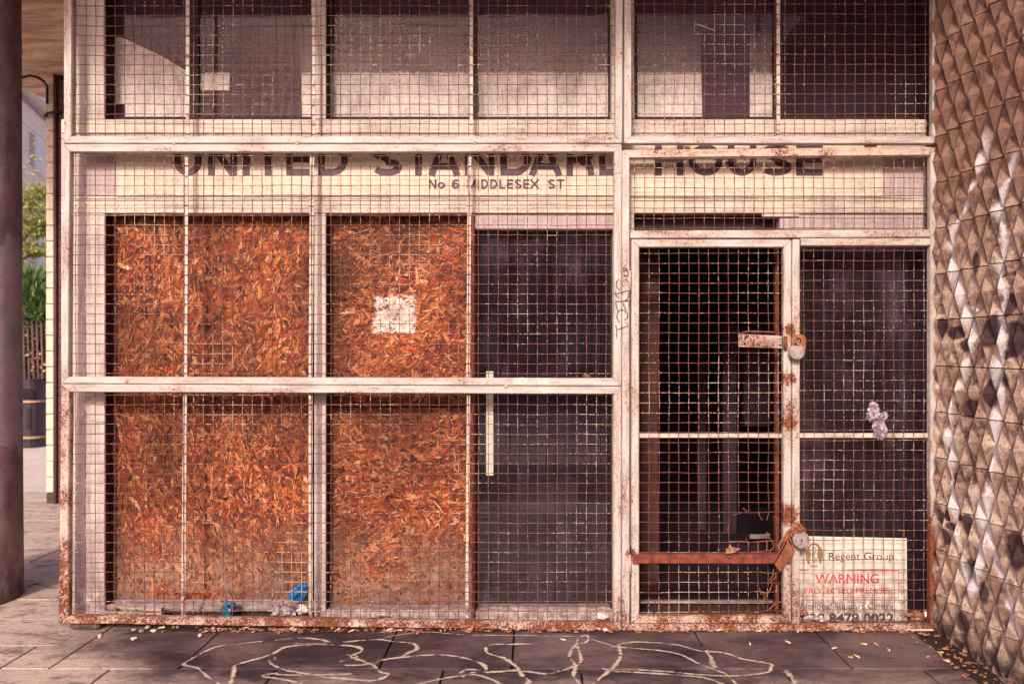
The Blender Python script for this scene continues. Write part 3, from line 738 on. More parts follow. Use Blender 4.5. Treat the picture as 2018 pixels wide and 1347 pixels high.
# torn wire ends
m = MB()
def wp(pts, r=WR):
    m.tube([W(x, y, yy) for x, y, yy in pts], r, 5)
wp([(1455, 1009, 0), (1466, 1009, -.004), (1444, 1014.5, -.02)]); wp([(1464, 1000, -.01), (1475, 1010, -.006), (1478, 1008, 0)])
wp([(1495, 1007, 0), (1496, 1014, 0), (1502, 1025, -.012)]); wp([(1515, 1007, 0), (1514, 1013, 0), (1511, 1024, -.01)])
wp([(1437, 1028, 0), (1436, 1036, -.004), (1433, 1046, -.012)]); wp([(1470, 1061, -.012), (1474, 1066, 0), (1475, 1086, 0)])
wp([(1494, 1064, -.003), (1494, 1074, 0), (1495, 1086, 0)]); wp([(1510, 1063, -.003), (1511, 1075, 0), (1510, 1086, 0)])
wp([(1509, 1048, -.02), (1518, 1060, -.012), (1527, 1072, -.004), (1530, 1076, 0)]); wp([(1509, 1048, -.02), (1520, 1054, -.02)])
wp([(1524, 1016, -.02), (1532, 1020, -.014), (1541, 1025, -.004)]); wp([(1519, 1064, 0), (1525, 1075, -.01), (1515, 1092, -.014)])
wp([(1480, 1087, -.002), (1500, 1086, 0), (1518, 1083, -.006), (1526, 1080, -.01)])
wp([(1437, 1066, 0), (1460, 1065.5, 0), (1480, 1068, 0), (1500, 1066, 0), (1522, 1064.5, -.004)])
m.build('torn_wire', M['wire_dark'], gate, True)
m = MB()   # tangled rusty tie wire under the cross bar
wp([(1524, 1120, 0), (1523, 1135, -.01), (1517, 1140, -.012), (1522, 1150, -.01), (1517, 1163, -.008), (1506, 1170, -.004), (1499, 1169, -.004), (1497, 1158, -.004)], .0026)
wp([(1527, 1128, -.004), (1530, 1136, -.012), (1521, 1143, -.014)], .0026); wp([(1515, 1165, -.004), (1508, 1178, -.01), (1516, 1183, -.008)], .0026)
wp([(1541, 1185, -.004), (1528, 1188, -.01), (1521, 1195, -.01), (1512, 1202, -.006)], .0028); wp([(1506, 1170, 0), (1504, 1186, -.004), (1505, 1198, 0)])
wp([(1530, 1126, -.004), (1534, 1127, -.01), (1524, 1132, -.014), (1519, 1126, -.01)], .0024)
m.build('tie_wire', M['rustchain'], gate, True)
# hinges
for py in (533, 1092):
    m = MB(); m.tube([W(1241.5, py, -0.03), W(1241.5, py + 40, -0.03)], 0.006, 10); m.build('hinge', M['frame'], gate, True)
# bolt strap
m = MB(); a = [W(1456, 657, -.05), W(1542, 661.5, -.05), W(1542, 686, -.05), W(1457, 683, -.05)]
m.prism([(v.x, v.z) for v in a], -0.034, -0.028)
hs = m.build('bolt_plate', M['plateface'], gate)
m = MB()
for (x, y, r) in ((1466, 665, .006), (1464, 677.5, .006), (1490, 665, .0045), (1534, 668, .0045), (1520, 680.5, .005), (1534, 680, .006), (1504, 676, .004)):
    c = W(x, y); m.prism([(c.x + r * math.cos(q * .785), c.z + r * math.sin(q * .785)) for q in range(8)], -0.0345, -0.0335)
m.build('rivet_hole', M['hole'], hs)
m = MB(); m.tube([W(1548, 662, -.038), W(1548, 688, -.038)], 0.010, 10)
m.build('hinge_knuckle', M['rustplate'], hs, True)
m = MB(); wp([(1462, 655, -.01), (1475, 652.5, -.016), (1520, 654, -.016), (1531, 655, -.012)], .004); m.build('bolt_rod', M['rustplate'], hs, True)
# hasp plate with rounded end, slot cut through
m = MB()
def ringplate(outer, inner, Y0, Y1):
    n = len(outer); vs = [(x, Y0, z) for x, z in outer] + [(x, Y0, z) for x, z in inner] + [(x, Y1, z) for x, z in outer] + [(x, Y1, z) for x, z in inner]
    fs = []
    for i in range(n):
        j = (i + 1) % n
        fs += [(i, j, n + j, n + i), (2 * n + i, 3 * n + i, 3 * n + j, 2 * n + j), (i, 2 * n + i, 2 * n + j, j), (n + i, n + j, 3 * n + j, 3 * n + i)]
    return vs, fs
c = W(1569, 676)
outer = [(c.x + math.copysign(abs(math.cos(q * math.pi / 12)) ** .6, math.cos(q * math.pi / 12)) * .037, c.z + math.copysign(abs(math.sin(q * math.pi / 12)) ** .6, math.sin(q * math.pi / 12)) * .045) for q in range(24)]
inner = [(c.x + math.cos(q * math.pi / 12) * .013, c.z + .010 + math.sin(q * math.pi / 12) * .017) for q in range(24)]
m.add(*ringplate(outer, inner, -0.044, -0.038)); m.build('hasp_plate', M['rustchain'], gate)
# flush plates/brackets on mullion: screw
m = MB()
for (x, y) in ((1568, 623.5), (1565, 790)):
    c = W(x, y); m.prism([(c.x + .0085 * math.cos(q * .6283), c.z + .0085 * math.sin(q * .6283)) for q in range(10)], -0.030, -0.0255)
m.build('bolt_head', M['lock'], gE)
# paint patches (tape) and marker scribble on frame
m = MB()
for poly in ([(1012, 745), (1030, 743), (1042, 747), (1033, 757), (1010, 757)], [(1058, 744), (1082, 745), (1084, 755), (1060, 757)], [(1060, 762), (1082, 762), (1092, 773), (1070, 774)]):
    m.prism([(W(x, y).x, W(x, y).z) for x, y in poly], -0.0272, -0.0262)
m.build('tape_patch', M['sticker'], gC)
M['marker'] = m_plain('faded black marker', (0.07, 0.045, 0.055), 0.3, 60, 0.7)
def zp(x, y): return (1190 + x / 6.74, 500 + y / 6.74)
def scrib(strokes, w, Y, mat, parent, name, conv=zp):
    m = MB()
    for k, s in enumerate(strokes):
        P = [W(*conv(*q)) for q in s]; ribbon(m, [(p.x, p.z) for p in P], w, Y - 0.00005 * k, 0.0003)
    return m.build(name, mat, parent)
scrib([[(245, 185), (300, 215), (250, 245)], [(250, 280), (290, 305), (320, 280), (318, 250), (300, 225)], [(200, 340), (160, 380), (155, 430), (180, 470), (215, 490)],
       [(270, 345), (300, 350), (315, 385)], [(150, 510), (148, 545), (195, 600)], [(150, 540), (315, 490), (318, 570), (295, 615), (265, 625)],
       [(150, 640), (320, 628), (328, 700)], [(150, 650), (178, 760)], [(245, 660), (283, 745)], [(205, 915), (165, 850), (175, 780), (220, 745), (270, 755), (310, 800), (305, 850), (270, 885)],
       [(150, 950), (165, 1000), (165, 1120)], [(175, 1010), (320, 955), (275, 905)], [(285, 1055), (298, 1060)]], 0.0024, -0.0275, M['marker'], gE, 'marker_scribble')

# concrete stub and leg under the left corner
m = MB(); m.box((W(139, 0).x, -0.01, -0.002), (W(196, 0).x, 0.10, W(0, 1226, 0).z), 0.012); o = m.build('concrete_block', M['concrete']); props(o, 'rough pebbly concrete block under the bottom left corner of the grille', 'concrete block')
m = MB(); m.pbox(347, 353, 1226, 1243, 0.0, 0.008); m.build('foot', M['frame_rusty'], gD)
# rail behind the gap above HOUSE grille with nuts
m = MB()
for x in (1355, 1548): 
    c = W(x, 290.5); m.prism([(c.x + .006 * math.cos(q * 1.047), c.z + .006 * math.sin(q * 1.047)) for q in range(6)], -0.012, 0.0)
    m.box((c.x - .015, 0.0, c.z - .012), (c.x + .015, 0.006, c.z + .006))
m.pbox(1705, 1728, 286.5, 293, -0.004, 0.01)
m.build('fixing_bracket', M['rustplate'], gB)
# weld lumps on rails
m = MB()
for (x, y) in ((347, 284), (588, 284), (936, 284), (254, 750), (998, 760)):
    c = W(x, y); 
    me = bmesh.new(); bmesh.ops.create_icosphere(me, subdivisions=2, radius=0.011)
    for v in me.verts: v.co = v.co * (1 + .4 * mnoise.noise(v.co * 150 + Vector((x, 0, 0)))); v.co.y *= .45; v.co += Vector((c.x, -0.026, c.z))
    me.verts.index_update(); m.add([v.co for v in me.verts], [[v.index for v in f.verts] for f in me.faces]); me.free()
m.build('weld_lump', M['frame_rusty'], gC, True)

# ------------------------------------------------------------------ padlocks, chain, hanging plate
def disc_lock(px, py, r, ang, label):
    c = W(px, py, -0.066); root = empty('padlock', c, label, 'padlock', 'round padlocks on the gate')
    rot = Matrix.Rotation(rad(ang), 3, 'Y')
    prof = [(0.3 * r, -0.012), (0.86 * r, -0.012), (0.97 * r, -0.008), (r, 0), (0.97 * r, 0.008), (0.86 * r, 0.012), (0.3 * r, 0.012)]
    m = MB(); n = 28; vs = []
    for (q, y) in prof:
        for k in range(n):
            a = 2 * math.pi * k / n
            notch = 1.0
            if abs(a - math.pi / 2) < 0.26: notch = 0.80 if q > 0.8 * r else 1
            v = rot @ Vector((q * notch * math.cos(a), 0, q * notch * math.sin(a))); vs.append((c.x + v.x, c.y + y, c.z + v.z))
    fs = [(i * n + k, i * n + (k + 1) % n, (i + 1) * n + (k + 1) % n, (i + 1) * n + k) for i in range(len(prof) - 1) for k in range(n)]
    fs += [tuple(range(n)), tuple(range((len(prof) - 1) * n, len(prof) * n))[::-1]]
    m.add(vs, fs); m.build('lock_body', M['lock'], root)
    m = MB(); pts = []
    for k in range(11):
        a = math.pi * k / 10; v = rot @ Vector((0.42 * r * math.cos(a), 0, 0.74 * r + 0.55 * r * math.sin(a))); pts.append((c.x + v.x, c.y + (k - 5) * 0.0004, c.z + v.z))
    m.tube(pts, 0.0052, 8); m.build('shackle', M['rustchain'], root, True)
    m = MB()
    for (a, q, s) in ((0.5, .72, .0026), (0.15, .74, .0026), (-0.2, .74, .0024), (-0.5, .74, .0024), (2.9, .7, .0026), (3.9, .7, .0022), (0, 0, .005)):
        v = rot @ Vector((q * r * math.cos(a), 0, q * r * math.sin(a))); e = Vector((c.x + v.x, 0, c.z + v.z))
        m.prism([(e.x + s * math.cos(t * .785), e.z + s * math.sin(t * .785)) for t in range(8)], c.y - 0.0130, c.y - 0.0121)
    m.build('pin_hole', M['hole'], root)
    if ang > -5:
        m = MB(); m.box((c.x - .0085, c.y - .0138, c.z - .024), (c.x + .0085, c.y - .0122, c.z + .006), .0005); m.build('keyhole_cover', M['lock'], root)
disc_lock(1570, 693, 0.041, 0, 'upper round steel padlock hanging from the rusty hasp beside the long bolt plate')
disc_lock(1578.5, 1063, 0.043, -12, 'lower round steel padlock hanging on the rusty chain above the warning sign')
root = empty('chain', W(1560, 1045, -.05), 'rusty chain wound round the gate post at the lower padlock', 'chain')
path = [(1538, 1078, -.05), (1545, 1064, -.052), (1552, 1054, -.056), (1560, 1044, -.05), (1568, 1036, -.046), (1577, 1035, -.048), (1584, 1042, -.056), (1579, 1050, -.062)]
for i in range(len(path) - 1):
    a, b = W(*path[i]), W(*path[i + 1]); mid = (a + b) / 2; t = (b - a); Ln = t.length * 0.72; t.normalize()
    side = Vector((0, 1, 0)) if i % 2 else t.cross(Vector((0, 1, 0))).normalized()
    pts = []
    for k in range(17):
        an = 2 * math.pi * k / 16; pts.append(mid + t * math.cos(an) * Ln + side * math.sin(an) * 0.012)
    m = MB(); m.tube(pts, 0.0046, 7, cap=False); m.build('chain_link', M['rustchain'], root, True)
for k in range(4):
    m = MB(); pts = []
    for q in range(17):
        an = 2 * math.pi * q / 16; cc = W(1551 + k * 3.8, 1066 - k * 5.5, -.04); pts.append(cc + Vector((math.cos(an) * .014, math.sin(an) * .020, math.cos(an) * -.020)))
    m.tube(pts, 0.0045, 7, cap=False); m.build('chain_link', M['rustchain'], root, True)
m = MB(); poly = [(1543, 1061), (1556, 1072), (1560, 1080), (1531, 1121), (1519, 1103)]
m.prism([(W(x, y).x, W(x, y).z) for x, y in poly], -0.062, -0.056)
m.prism([(W(x, y).x, W(x, y).z) for x, y in [(1542, 1060), (1545, 1062), (1521, 1104), (1517, 1102)]], -0.062, -0.045)
o = m.build('rusty_plate', M['rustplate']); props(o, 'bent brown rusty plate hanging slantwise over the end of the cross bar', 'metal plate')

# ------------------------------------------------------------------ warning sign
M['signboard'] = m_timber('off white plastic sign', (0.70, 0.68, 0.58), (0.44, 0.40, 0.38), 0.55, True, 0.55, 0.8)
M['red'] = m_plain('faded red print', (0.62, 0.055, 0.085), 0.15, 30, 0.6, 0, 0.05)
M['ink'] = m_plain('dark sign ink', (0.07, 0.045, 0.06), 0.2, 30, 0.6, 0, 0.05)
M['gold'] = m_plain('ochre sign ink', (0.30, 0.20, 0.09), 0.2, 30, 0.6, 0, 0.05)
YS = 0.050
sg = empty('warning_sign', W(1680, 1226, YS), 'white sign reading Regent Group WARNING PROTECTED PREMISES behind the mesh', 'sign')
poly = [(1573, 1055.5), (1787, 1060), (1788, 1228), (1573, 1228)]
m = MB(); m.prism([(W(x, y, YS).x, W(x, y, YS).z) for x, y in poly], YS, YS + 0.004); m.build('sign_board', M['signboard'], sg)
def text(s, x0, x1, ybase, cap, mat, parent, name, Y, bold=0.0, lift=0.0012):
    c = bpy.data.curves.new('t', 'FONT'); c.body = s; c.size = 1.0; c.extrude = 0.0; c.offset = bold; c.resolution_u = 4
    o = bpy.data.objects.new('t', c); COL.objects.link(o); bpy.context.view_layer.update()
    dg = bpy.context.evaluated_depsgraph_get(); me = bpy.data.meshes.new_from_object(o.evaluated_get(dg)); COL.objects.unlink(o)
    v = np.zeros(len(me.vertices) * 3); me.vertices.foreach_get('co', v); v = v.reshape(-1, 3)
    k = S * (D + Y) / D; mn, mx = v[:, 0].min(), v[:, 0].max()
    sx = (x1 - x0) * k / (mx - mn); capu = 0.7292
    a = W(x0, ybase, Y)
    out = np.stack([a.x + (v[:, 0] - mn) * sx, np.full(len(v), Y - lift), a.z + v[:, 1] * (cap * k / capu)], 1)
    me.vertices.foreach_set('co', out.ravel()); me.update()
    return link(name, me, mat, parent)
text('Regent Group', 1633, 1761, 1102, 15, M['ink'], sg, 'lettering', YS)
text('WARNING', 1606, 1732, 1148, 19, M['red'], sg, 'lettering', YS, 0.012)
text('PROTECTED PREMISES', 1585, 1755, 1168.5, 12.5, M['red'], sg, 'lettering', YS)
text('National Support Centre', 1578, 1761, 1199, 12, M['ink'], sg, 'lettering', YS)
text('020 8478 0022', 1580, 1761, 1226, 19, M['ink'], sg, 'lettering', YS, 0.028)
m = MB()
def ln(x0, y0, x1, y1, w=0.9):
    a, b = W(x0, y0, YS), W(x1, y1, YS); ribbon(m, [(a.x, a.z), (b.x, b.z)], w * S, YS - 0.0012, 0.0008)
ln(1573, 1121.5, 1771, 1123.5); ln(1573, 1174.5, 1771, 1176.5, .6); ln(1771, 1123, 1771, 1177, .6)
m.build('red_border', M['red'], sg)
m = MB(); c = W(1604.5, 1093, YS); m.prism([(c.x + 17.3 * S * math.cos(q * .19635), c.z + 24 * S * math.sin(q * .19635)) for q in range(32)], YS - 0.0012, YS - .0002)
lg = m.build('emblem', M['gold'], sg)
m = MB(); c = W(1603.5, 1082, YS); m.prism([(c.x + 8.3 * S * math.cos(q * .3927), c.z + 9.5 * S * math.sin(q * .3927)) for q in range(16)], YS - 0.0019, YS - .0013)
m.prism([(W(x, y, YS).x, W(x, y, YS).z) for x, y in ((1600, 1084), (1608, 1084), (1616, 1113), (1594, 1113))], YS - 0.0018, YS - .0014)
m.build('emblem_figure', M['signboard'], lg)
m = MB()
def em(pts):
    P = [W(x, y, YS) for x, y in pts]; ribbon(m, [(p.x, p.z) for p in P], 0.55 * S, YS - 0.0026, 0.0005)
em([(1601, 1077), (1601, 1107)]); em([(1601, 1077), (1606, 1078), (1608, 1083), (1606, 1089), (1601.5, 1091)]); em([(1602, 1091), (1611, 1107)]); em([(1605, 1107), (1611, 1096)])
m.build('emblem_letters', M['ink'], lg)

# ------------------------------------------------------------------ right hand wall of folded tiles
def m_tile():
    k = NM('cast concrete tile', 0.8, 0, 0.25)
    x, y, z = k.xyz(); r = k.rnd()
    n1 = k.noise(4.5, 7, 0.68, None, 0.4); n2 = k.noise(110, 4, 0.75); n3 = k.noise(14, 6, 0.7); n4 = k.noise(420, 2, 0.6)
    c = k.mix(k.sm(n1, 0.36, 0.66), (0.36, 0.235, 0.17), (0.72, 0.57, 0.43))
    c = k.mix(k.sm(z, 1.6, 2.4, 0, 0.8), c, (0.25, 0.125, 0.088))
    c = k.mix(k.sm(n3, 0.50, 0.62, 0, 0.8), c, (0.15, 0.075, 0.062))
    c = k.mix(k.sm(k.noise(4.5, 6, 0.72, None, 1.8), 0.56, 0.63, 0, 0.82), c, (0.085, 0.042, 0.042))
    c = k.mix(k.sm(n2, 0.48, 0.66, 0, 0.75), c, (0.16, 0.085, 0.07))
    c = k.mix(k.sm(n4, 0.62, 0.72, 0, 0.5), c, (0.75, 0.62, 0.5))
    c = k.mix(k.sm(r, 0, 1, 0, 0.3), c, k.mix(1.0, c, (0.6, 0.56, 0.55), 'MULTIPLY'))
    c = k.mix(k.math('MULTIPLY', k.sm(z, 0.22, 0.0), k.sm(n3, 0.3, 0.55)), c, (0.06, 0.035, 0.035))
    # spray paint
    X0 = 2.08
    def wl(px, py): d = X0 * F / (px - CX); return d - D, CH + (CY - py) * d / F
    jit = k.math('MULTIPLY', k.math('SUBTRACT', k.noise(14, 4, 0.7), 0.5), 0.055)
    jit2 = k.math('MULTIPLY', k.math('SUBTRACT', k.noise(9, 4, 0.6), 0.5), 0.09)
    def blob(px, py, rx, rz):
        yy, zz = wl(px, py); d = (yy + D); ry = rx * d * d / (X0 * F); rzz = rz * d / F
        dy = k.math('DIVIDE', k.math('SUBTRACT', y, yy), ry); dz = k.math('DIVIDE', k.math('SUBTRACT', z, zz), rzz)
        e = k.math('SQRT', k.math('ADD', k.math('POWER', k.math('ABSOLUTE', dy), 2.0), k.math('POWER', k.math('ABSOLUTE', dz), 2.0)))
        return e
    best = None
    A5 = lambda x, y: (1760 + x / 2.694, 400 + y / 2.694); A6 = lambda x, y: (1760 + x / 2.71, 850 + y / 2.71)
    for (p, rx, rz) in ((A5(298, 680), 7, 25), (A5(425, 755), 11, 12), (A5(370, 690), 16, 13), (A5(545, 690), 14, 26), (A5(600, 650), 18, 18), (A5(640, 790), 16, 14), (A5(690, 720), 16, 34),
                        (A5(560, 1010), 10, 32), (A5(610, 930), 16, 16), (A5(450, 1090), 13, 18), (A5(655, 540), 12, 22), (A5(480, 320), 9, 22), (A6(370, 260), 5, 15), (A6(285, 450), 5, 13), (A6(325, 430), 5, 15), (A6(398, 455), 10, 8),
                        (A6(355, 510), 11, 8), (A6(318, 560), 5, 15), (A6(435, 500), 7, 20), (A6(443, 760), 6, 28), (A6(480, 710), 12, 6), (A6(520, 860), 11, 20), (A6(408, 1000), 9, 24), (A6(690, 640), 18, 36)):
        e = blob(*p, rx, rz); best = e if best is None else k.math('MINIMUM', best, e)
    best = k.math('ADD', best, k.math('MULTIPLY', k.math('SUBTRACT', k.noise(13, 3, 0.6), 0.5), 0.5))
    c = k.mix(k.sm(best, 1.25, 0.95, 0, 0.92), c, (0.045, 0.022, 0.03))
    A4 = lambda x, y: (1760 + x / 2.992, y / 2.992)
    lines = [([A4(600, 800), A4(548, 1000), A4(470, 1220), A5(370, 110), A5(345, 200), A5(352, 300), A5(364, 385), A5(392, 500), A5(430, 600), A5(470, 700), A5(430, 850), A5(412, 920), A5(345, 1060), A5(350, 1130), A5(325, 1220), A6(330, 40), A6(350, 150), A6(346, 260), A6(362, 370), A6(372, 450), A6(386, 550), A6(402, 640), A6(418, 750), A6(446, 880)], 0.030),
             ([A4(760, 930), A4(715, 1080), A5(596, 30), A5(632, 170), A5(635, 250), A5(602, 340), A5(635, 480), A5(615, 600), A5(626, 720), A5(600, 850), A5(592, 930), A5(622, 1030), A5(590, 1150), A5(570, 1250), A6(578, 60), A6(570, 200), A6(545, 350), A6(535, 560), A6(505, 660), A6(495, 750), A6(452, 870)], 0.030),
             ([A6(470, 340), A6(522, 470), A6(560, 610), A6(615, 760), A6(645, 900), A6(699, 1080)], 0.034),
             ([A5(470, 480), A5(500, 560), A5(455, 600), A5(385, 545)], 0.014)]
    zmin, zmax = 0.0, 3.2
    tot = None
    for pts, wd in lines:
        q = sorted([(wl(*p)[1], wl(*p)[0]) for p in pts])
        fc = k.n('ShaderNodeFloatCurve'); mp = fc.mapping; cu = mp.curves[0]; mp.extend = 'HORIZONTAL'
        us = [((a - zmin) / (zmax - zmin), (b + 2.0) / 2.0) for a, b in q]
        lastu = -1; us2 = []
        for a, b in us:
            if a - lastu > 0.004: us2.append((a, b)); lastu = a
        cu.points[0].location = us2[0]; cu.points[1].location = us2[-1]
        for a, b in us2[1:-1]: cu.points.new(a, b)
        for p in cu.points: p.handle_type = 'VECTOR'
        mp.update()
        k.put(fc.inputs['Value'], k.math('DIVIDE', z, zmax))
        yc = k.math('SUBTRACT', k.math('MULTIPLY', fc.outputs[0], 2.0), 2.0)
        dd = k.math('ABSOLUTE', k.math('SUBTRACT', k.math('ADD', y, jit), yc))
        wv = k.math('MULTIPLY', k.sm(k.noise(5.5, 3, 0.6), 0.32, 0.68, 0.3, 2.0), wd)
        mk = k.sm(k.math('DIVIDE', dd, wv), 1.25, 0.2, 0, 1)
        mk = k.math('MULTIPLY', mk, k.math('MULTIPLY', k.sm(z, q[0][0] - 0.03, q[0][0] + 0.03), k.sm(z, q[-1][0] + 0.05, q[-1][0] - 0.05)))
        tot = mk if tot is None else k.math('MAXIMUM', tot, mk)
    tot = k.math('MULTIPLY', tot, k.math('MULTIPLY', k.sm(n1, 0.3, 0.5, 0.5, 1.0), k.sm(n2, 0.35, 0.6, 1.0, 0.55)))
    c = k.mix(tot, c, (0.86, 0.82, 0.84))
    k.bump(k.math('ADD', k.math('MULTIPLY', n2, 0.8), n3), 0.6, 0.004)
    return k.color(c)
M['tile'] = m_tile()
M['tilejoint'] = m_plain('dark tile joint', (0.07, 0.04, 0.035), 0.4, 40, 0.9)
TW, TH, TX = 0.133, 0.2303, 2.055
def tile_mesh(seed):
    rr = random.Random(seed); g = 0.0025; w, h = TW, TH; H = 0.030; H2 = 0.030
    def P(u, v, p): return (-p - 0.01, -u, v)   # tile local: x = out of wall (towards -X), y = towards camera (-Y), z = up
    m = MB(); e = lambda: rr.uniform(-0.003, 0.003)
    mx, my = w / 2, h / 2
    v = P(mx, my, e() * .3)
    bl, br, tl, tr = P(0, g, 0), P(w, g, 0), P(0, h - g, 0), P(w, h - g, 0)
    bc, tc = P(mx + e(), g, H + e()), P(mx + e(), h - g, H + e()); lc, rc_ = P(0, my, H2), P(w, my, H2)
    m.add([bl, bc, v, br, tl, tc, tr, lc, rc_], [(0, 1, 2), (1, 3, 2), (4, 2, 5), (5, 2, 6), (0, 2, 7), (7, 2, 4), (3, 8, 2), (8, 6, 2)])
    for a, b, c in ((bl, bc, br), (tl, tc, tr)):     # rims into the joint
        m.add([a, b, c, (0.02, c[1], c[2]), (0.02, a[1], a[2])], [(0, 1, 2, 3, 4)])
    return m.mesh('tile')
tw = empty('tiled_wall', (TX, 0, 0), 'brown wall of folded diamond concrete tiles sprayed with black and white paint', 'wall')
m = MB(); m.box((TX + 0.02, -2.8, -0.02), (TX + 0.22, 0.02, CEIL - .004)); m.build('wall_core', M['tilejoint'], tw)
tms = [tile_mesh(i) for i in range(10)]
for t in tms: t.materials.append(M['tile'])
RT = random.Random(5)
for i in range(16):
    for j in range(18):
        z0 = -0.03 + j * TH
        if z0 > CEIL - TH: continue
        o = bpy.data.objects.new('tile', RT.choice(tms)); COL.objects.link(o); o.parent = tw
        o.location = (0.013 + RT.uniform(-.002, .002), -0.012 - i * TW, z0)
        # bring core position: tiles sit proud of the core
# gutter of dirt at the wall foot
def strip_mound(pts, w, h, mat, name, n=5, seed=0, parent=None):
    m = MB(); vs = []; K = len(pts)
    for i, p in enumerate(pts):
        p = Vector(p); t = (Vector(pts[min(i + 1, K - 1)]) - Vector(pts[max(i - 1, 0)])).normalized(); nn = Vector((-t.y, t.x, 0))
        for q in range(n + 1):
            f = q / n * 2 - 1; ww = w * (1 + 0.35 * mnoise.noise(p * 9 + Vector((0, 0, q * .01 + seed))))
            hh = h * (1 - f * f) * (0.5 + 0.9 * abs(mnoise.noise(p * 22 + Vector((f * 3, 0, seed)))))
            v = p + nn * f * ww; vs.append((v.x, v.y, v.z + hh - 0.002))
    fs = [(i * (n + 1) + q, i * (n + 1) + q + 1, (i + 1) * (n + 1) + q + 1, (i + 1) * (n + 1) + q) for i in range(K - 1) for q in range(n)]
    m.add(vs, fs); o = m.build(name, mat, parent, True); return o
M['dirt'] = m_plain('black damp dirt', (0.035, 0.018, 0.018), 0.6, 40, 0.9, 0, 0.8, 0.3, 0.01)
o = strip_mound([(2.0 - 0.002 * i, -0.01 - i * 0.05, 0.002) for i in range(40)], 0.065, 0.012, M['dirt'], 'dirt', seed=2); o['kind'] = 'stuff'; o['label'] = 'black damp dirt along the foot of the tiled wall'; o['category'] = 'dirt'
o = strip_mound([(-1.9 + i * 0.04, -0.002 + 0.012 * math.sin(i * .7), 0.002) for i in range(100)], 0.028, 0.010, M['dirt'], 'dirt', seed=5); o['kind'] = 'stuff'; o['label'] = 'dark grit gathered under the bottom rail of the grilles'; o['category'] = 'dirt'

# ------------------------------------------------------------------ chalky painted lines on the paving
def m_chalk():
    k = NM('pale line paint', 0.85, 0, 0.2)
    n = k.noise(70, 4, 0.7); n2 = k.noise(7, 4, 0.6)
    c = k.mix(k.sm(n2, 0.35, 0.7), (0.70, 0.58, 0.47), (0.50, 0.39, 0.33))
    tr = k.n('ShaderNodeBsdfTransparent'); mx = k.n('ShaderNodeMixShader')
    at_ = k.n('ShaderNodeAttribute'); at_.attribute_name = 'core'; nb = k.noise(12, 5, 0.7)
    f = k.math('ADD', at_.outputs['Fac'], k.math('MULTIPLY', k.math('SUBTRACT', n, 0.5), 1.5))
    f = k.math('SUBTRACT', f, k.sm(nb, 0.44, 0.68, 0, 0.75))
    k.put(mx.inputs[0], k.sm(f, 0.15, 0.75, 0.0, 0.84))
    k.t.links.new(tr.outputs[0], mx.inputs[1]); k.t.links.new(k.b.outputs[0], mx.inputs[2]); k.t.links.new(mx.outputs[0], k.out.inputs[0])
    return k.color(c)
M['chalk'] = m_chalk()
z1 = lambda x, y: (x / 2.883, 1200 + y / 2.883); z2 = lambda x, y: (600 + x / 2.883, 1200 + y / 2.883); z3 = lambda x, y: (1200 + x / 2.467, 1200 + y / 2.467)
def cl(f, *p): return [f(*q) for q in p]
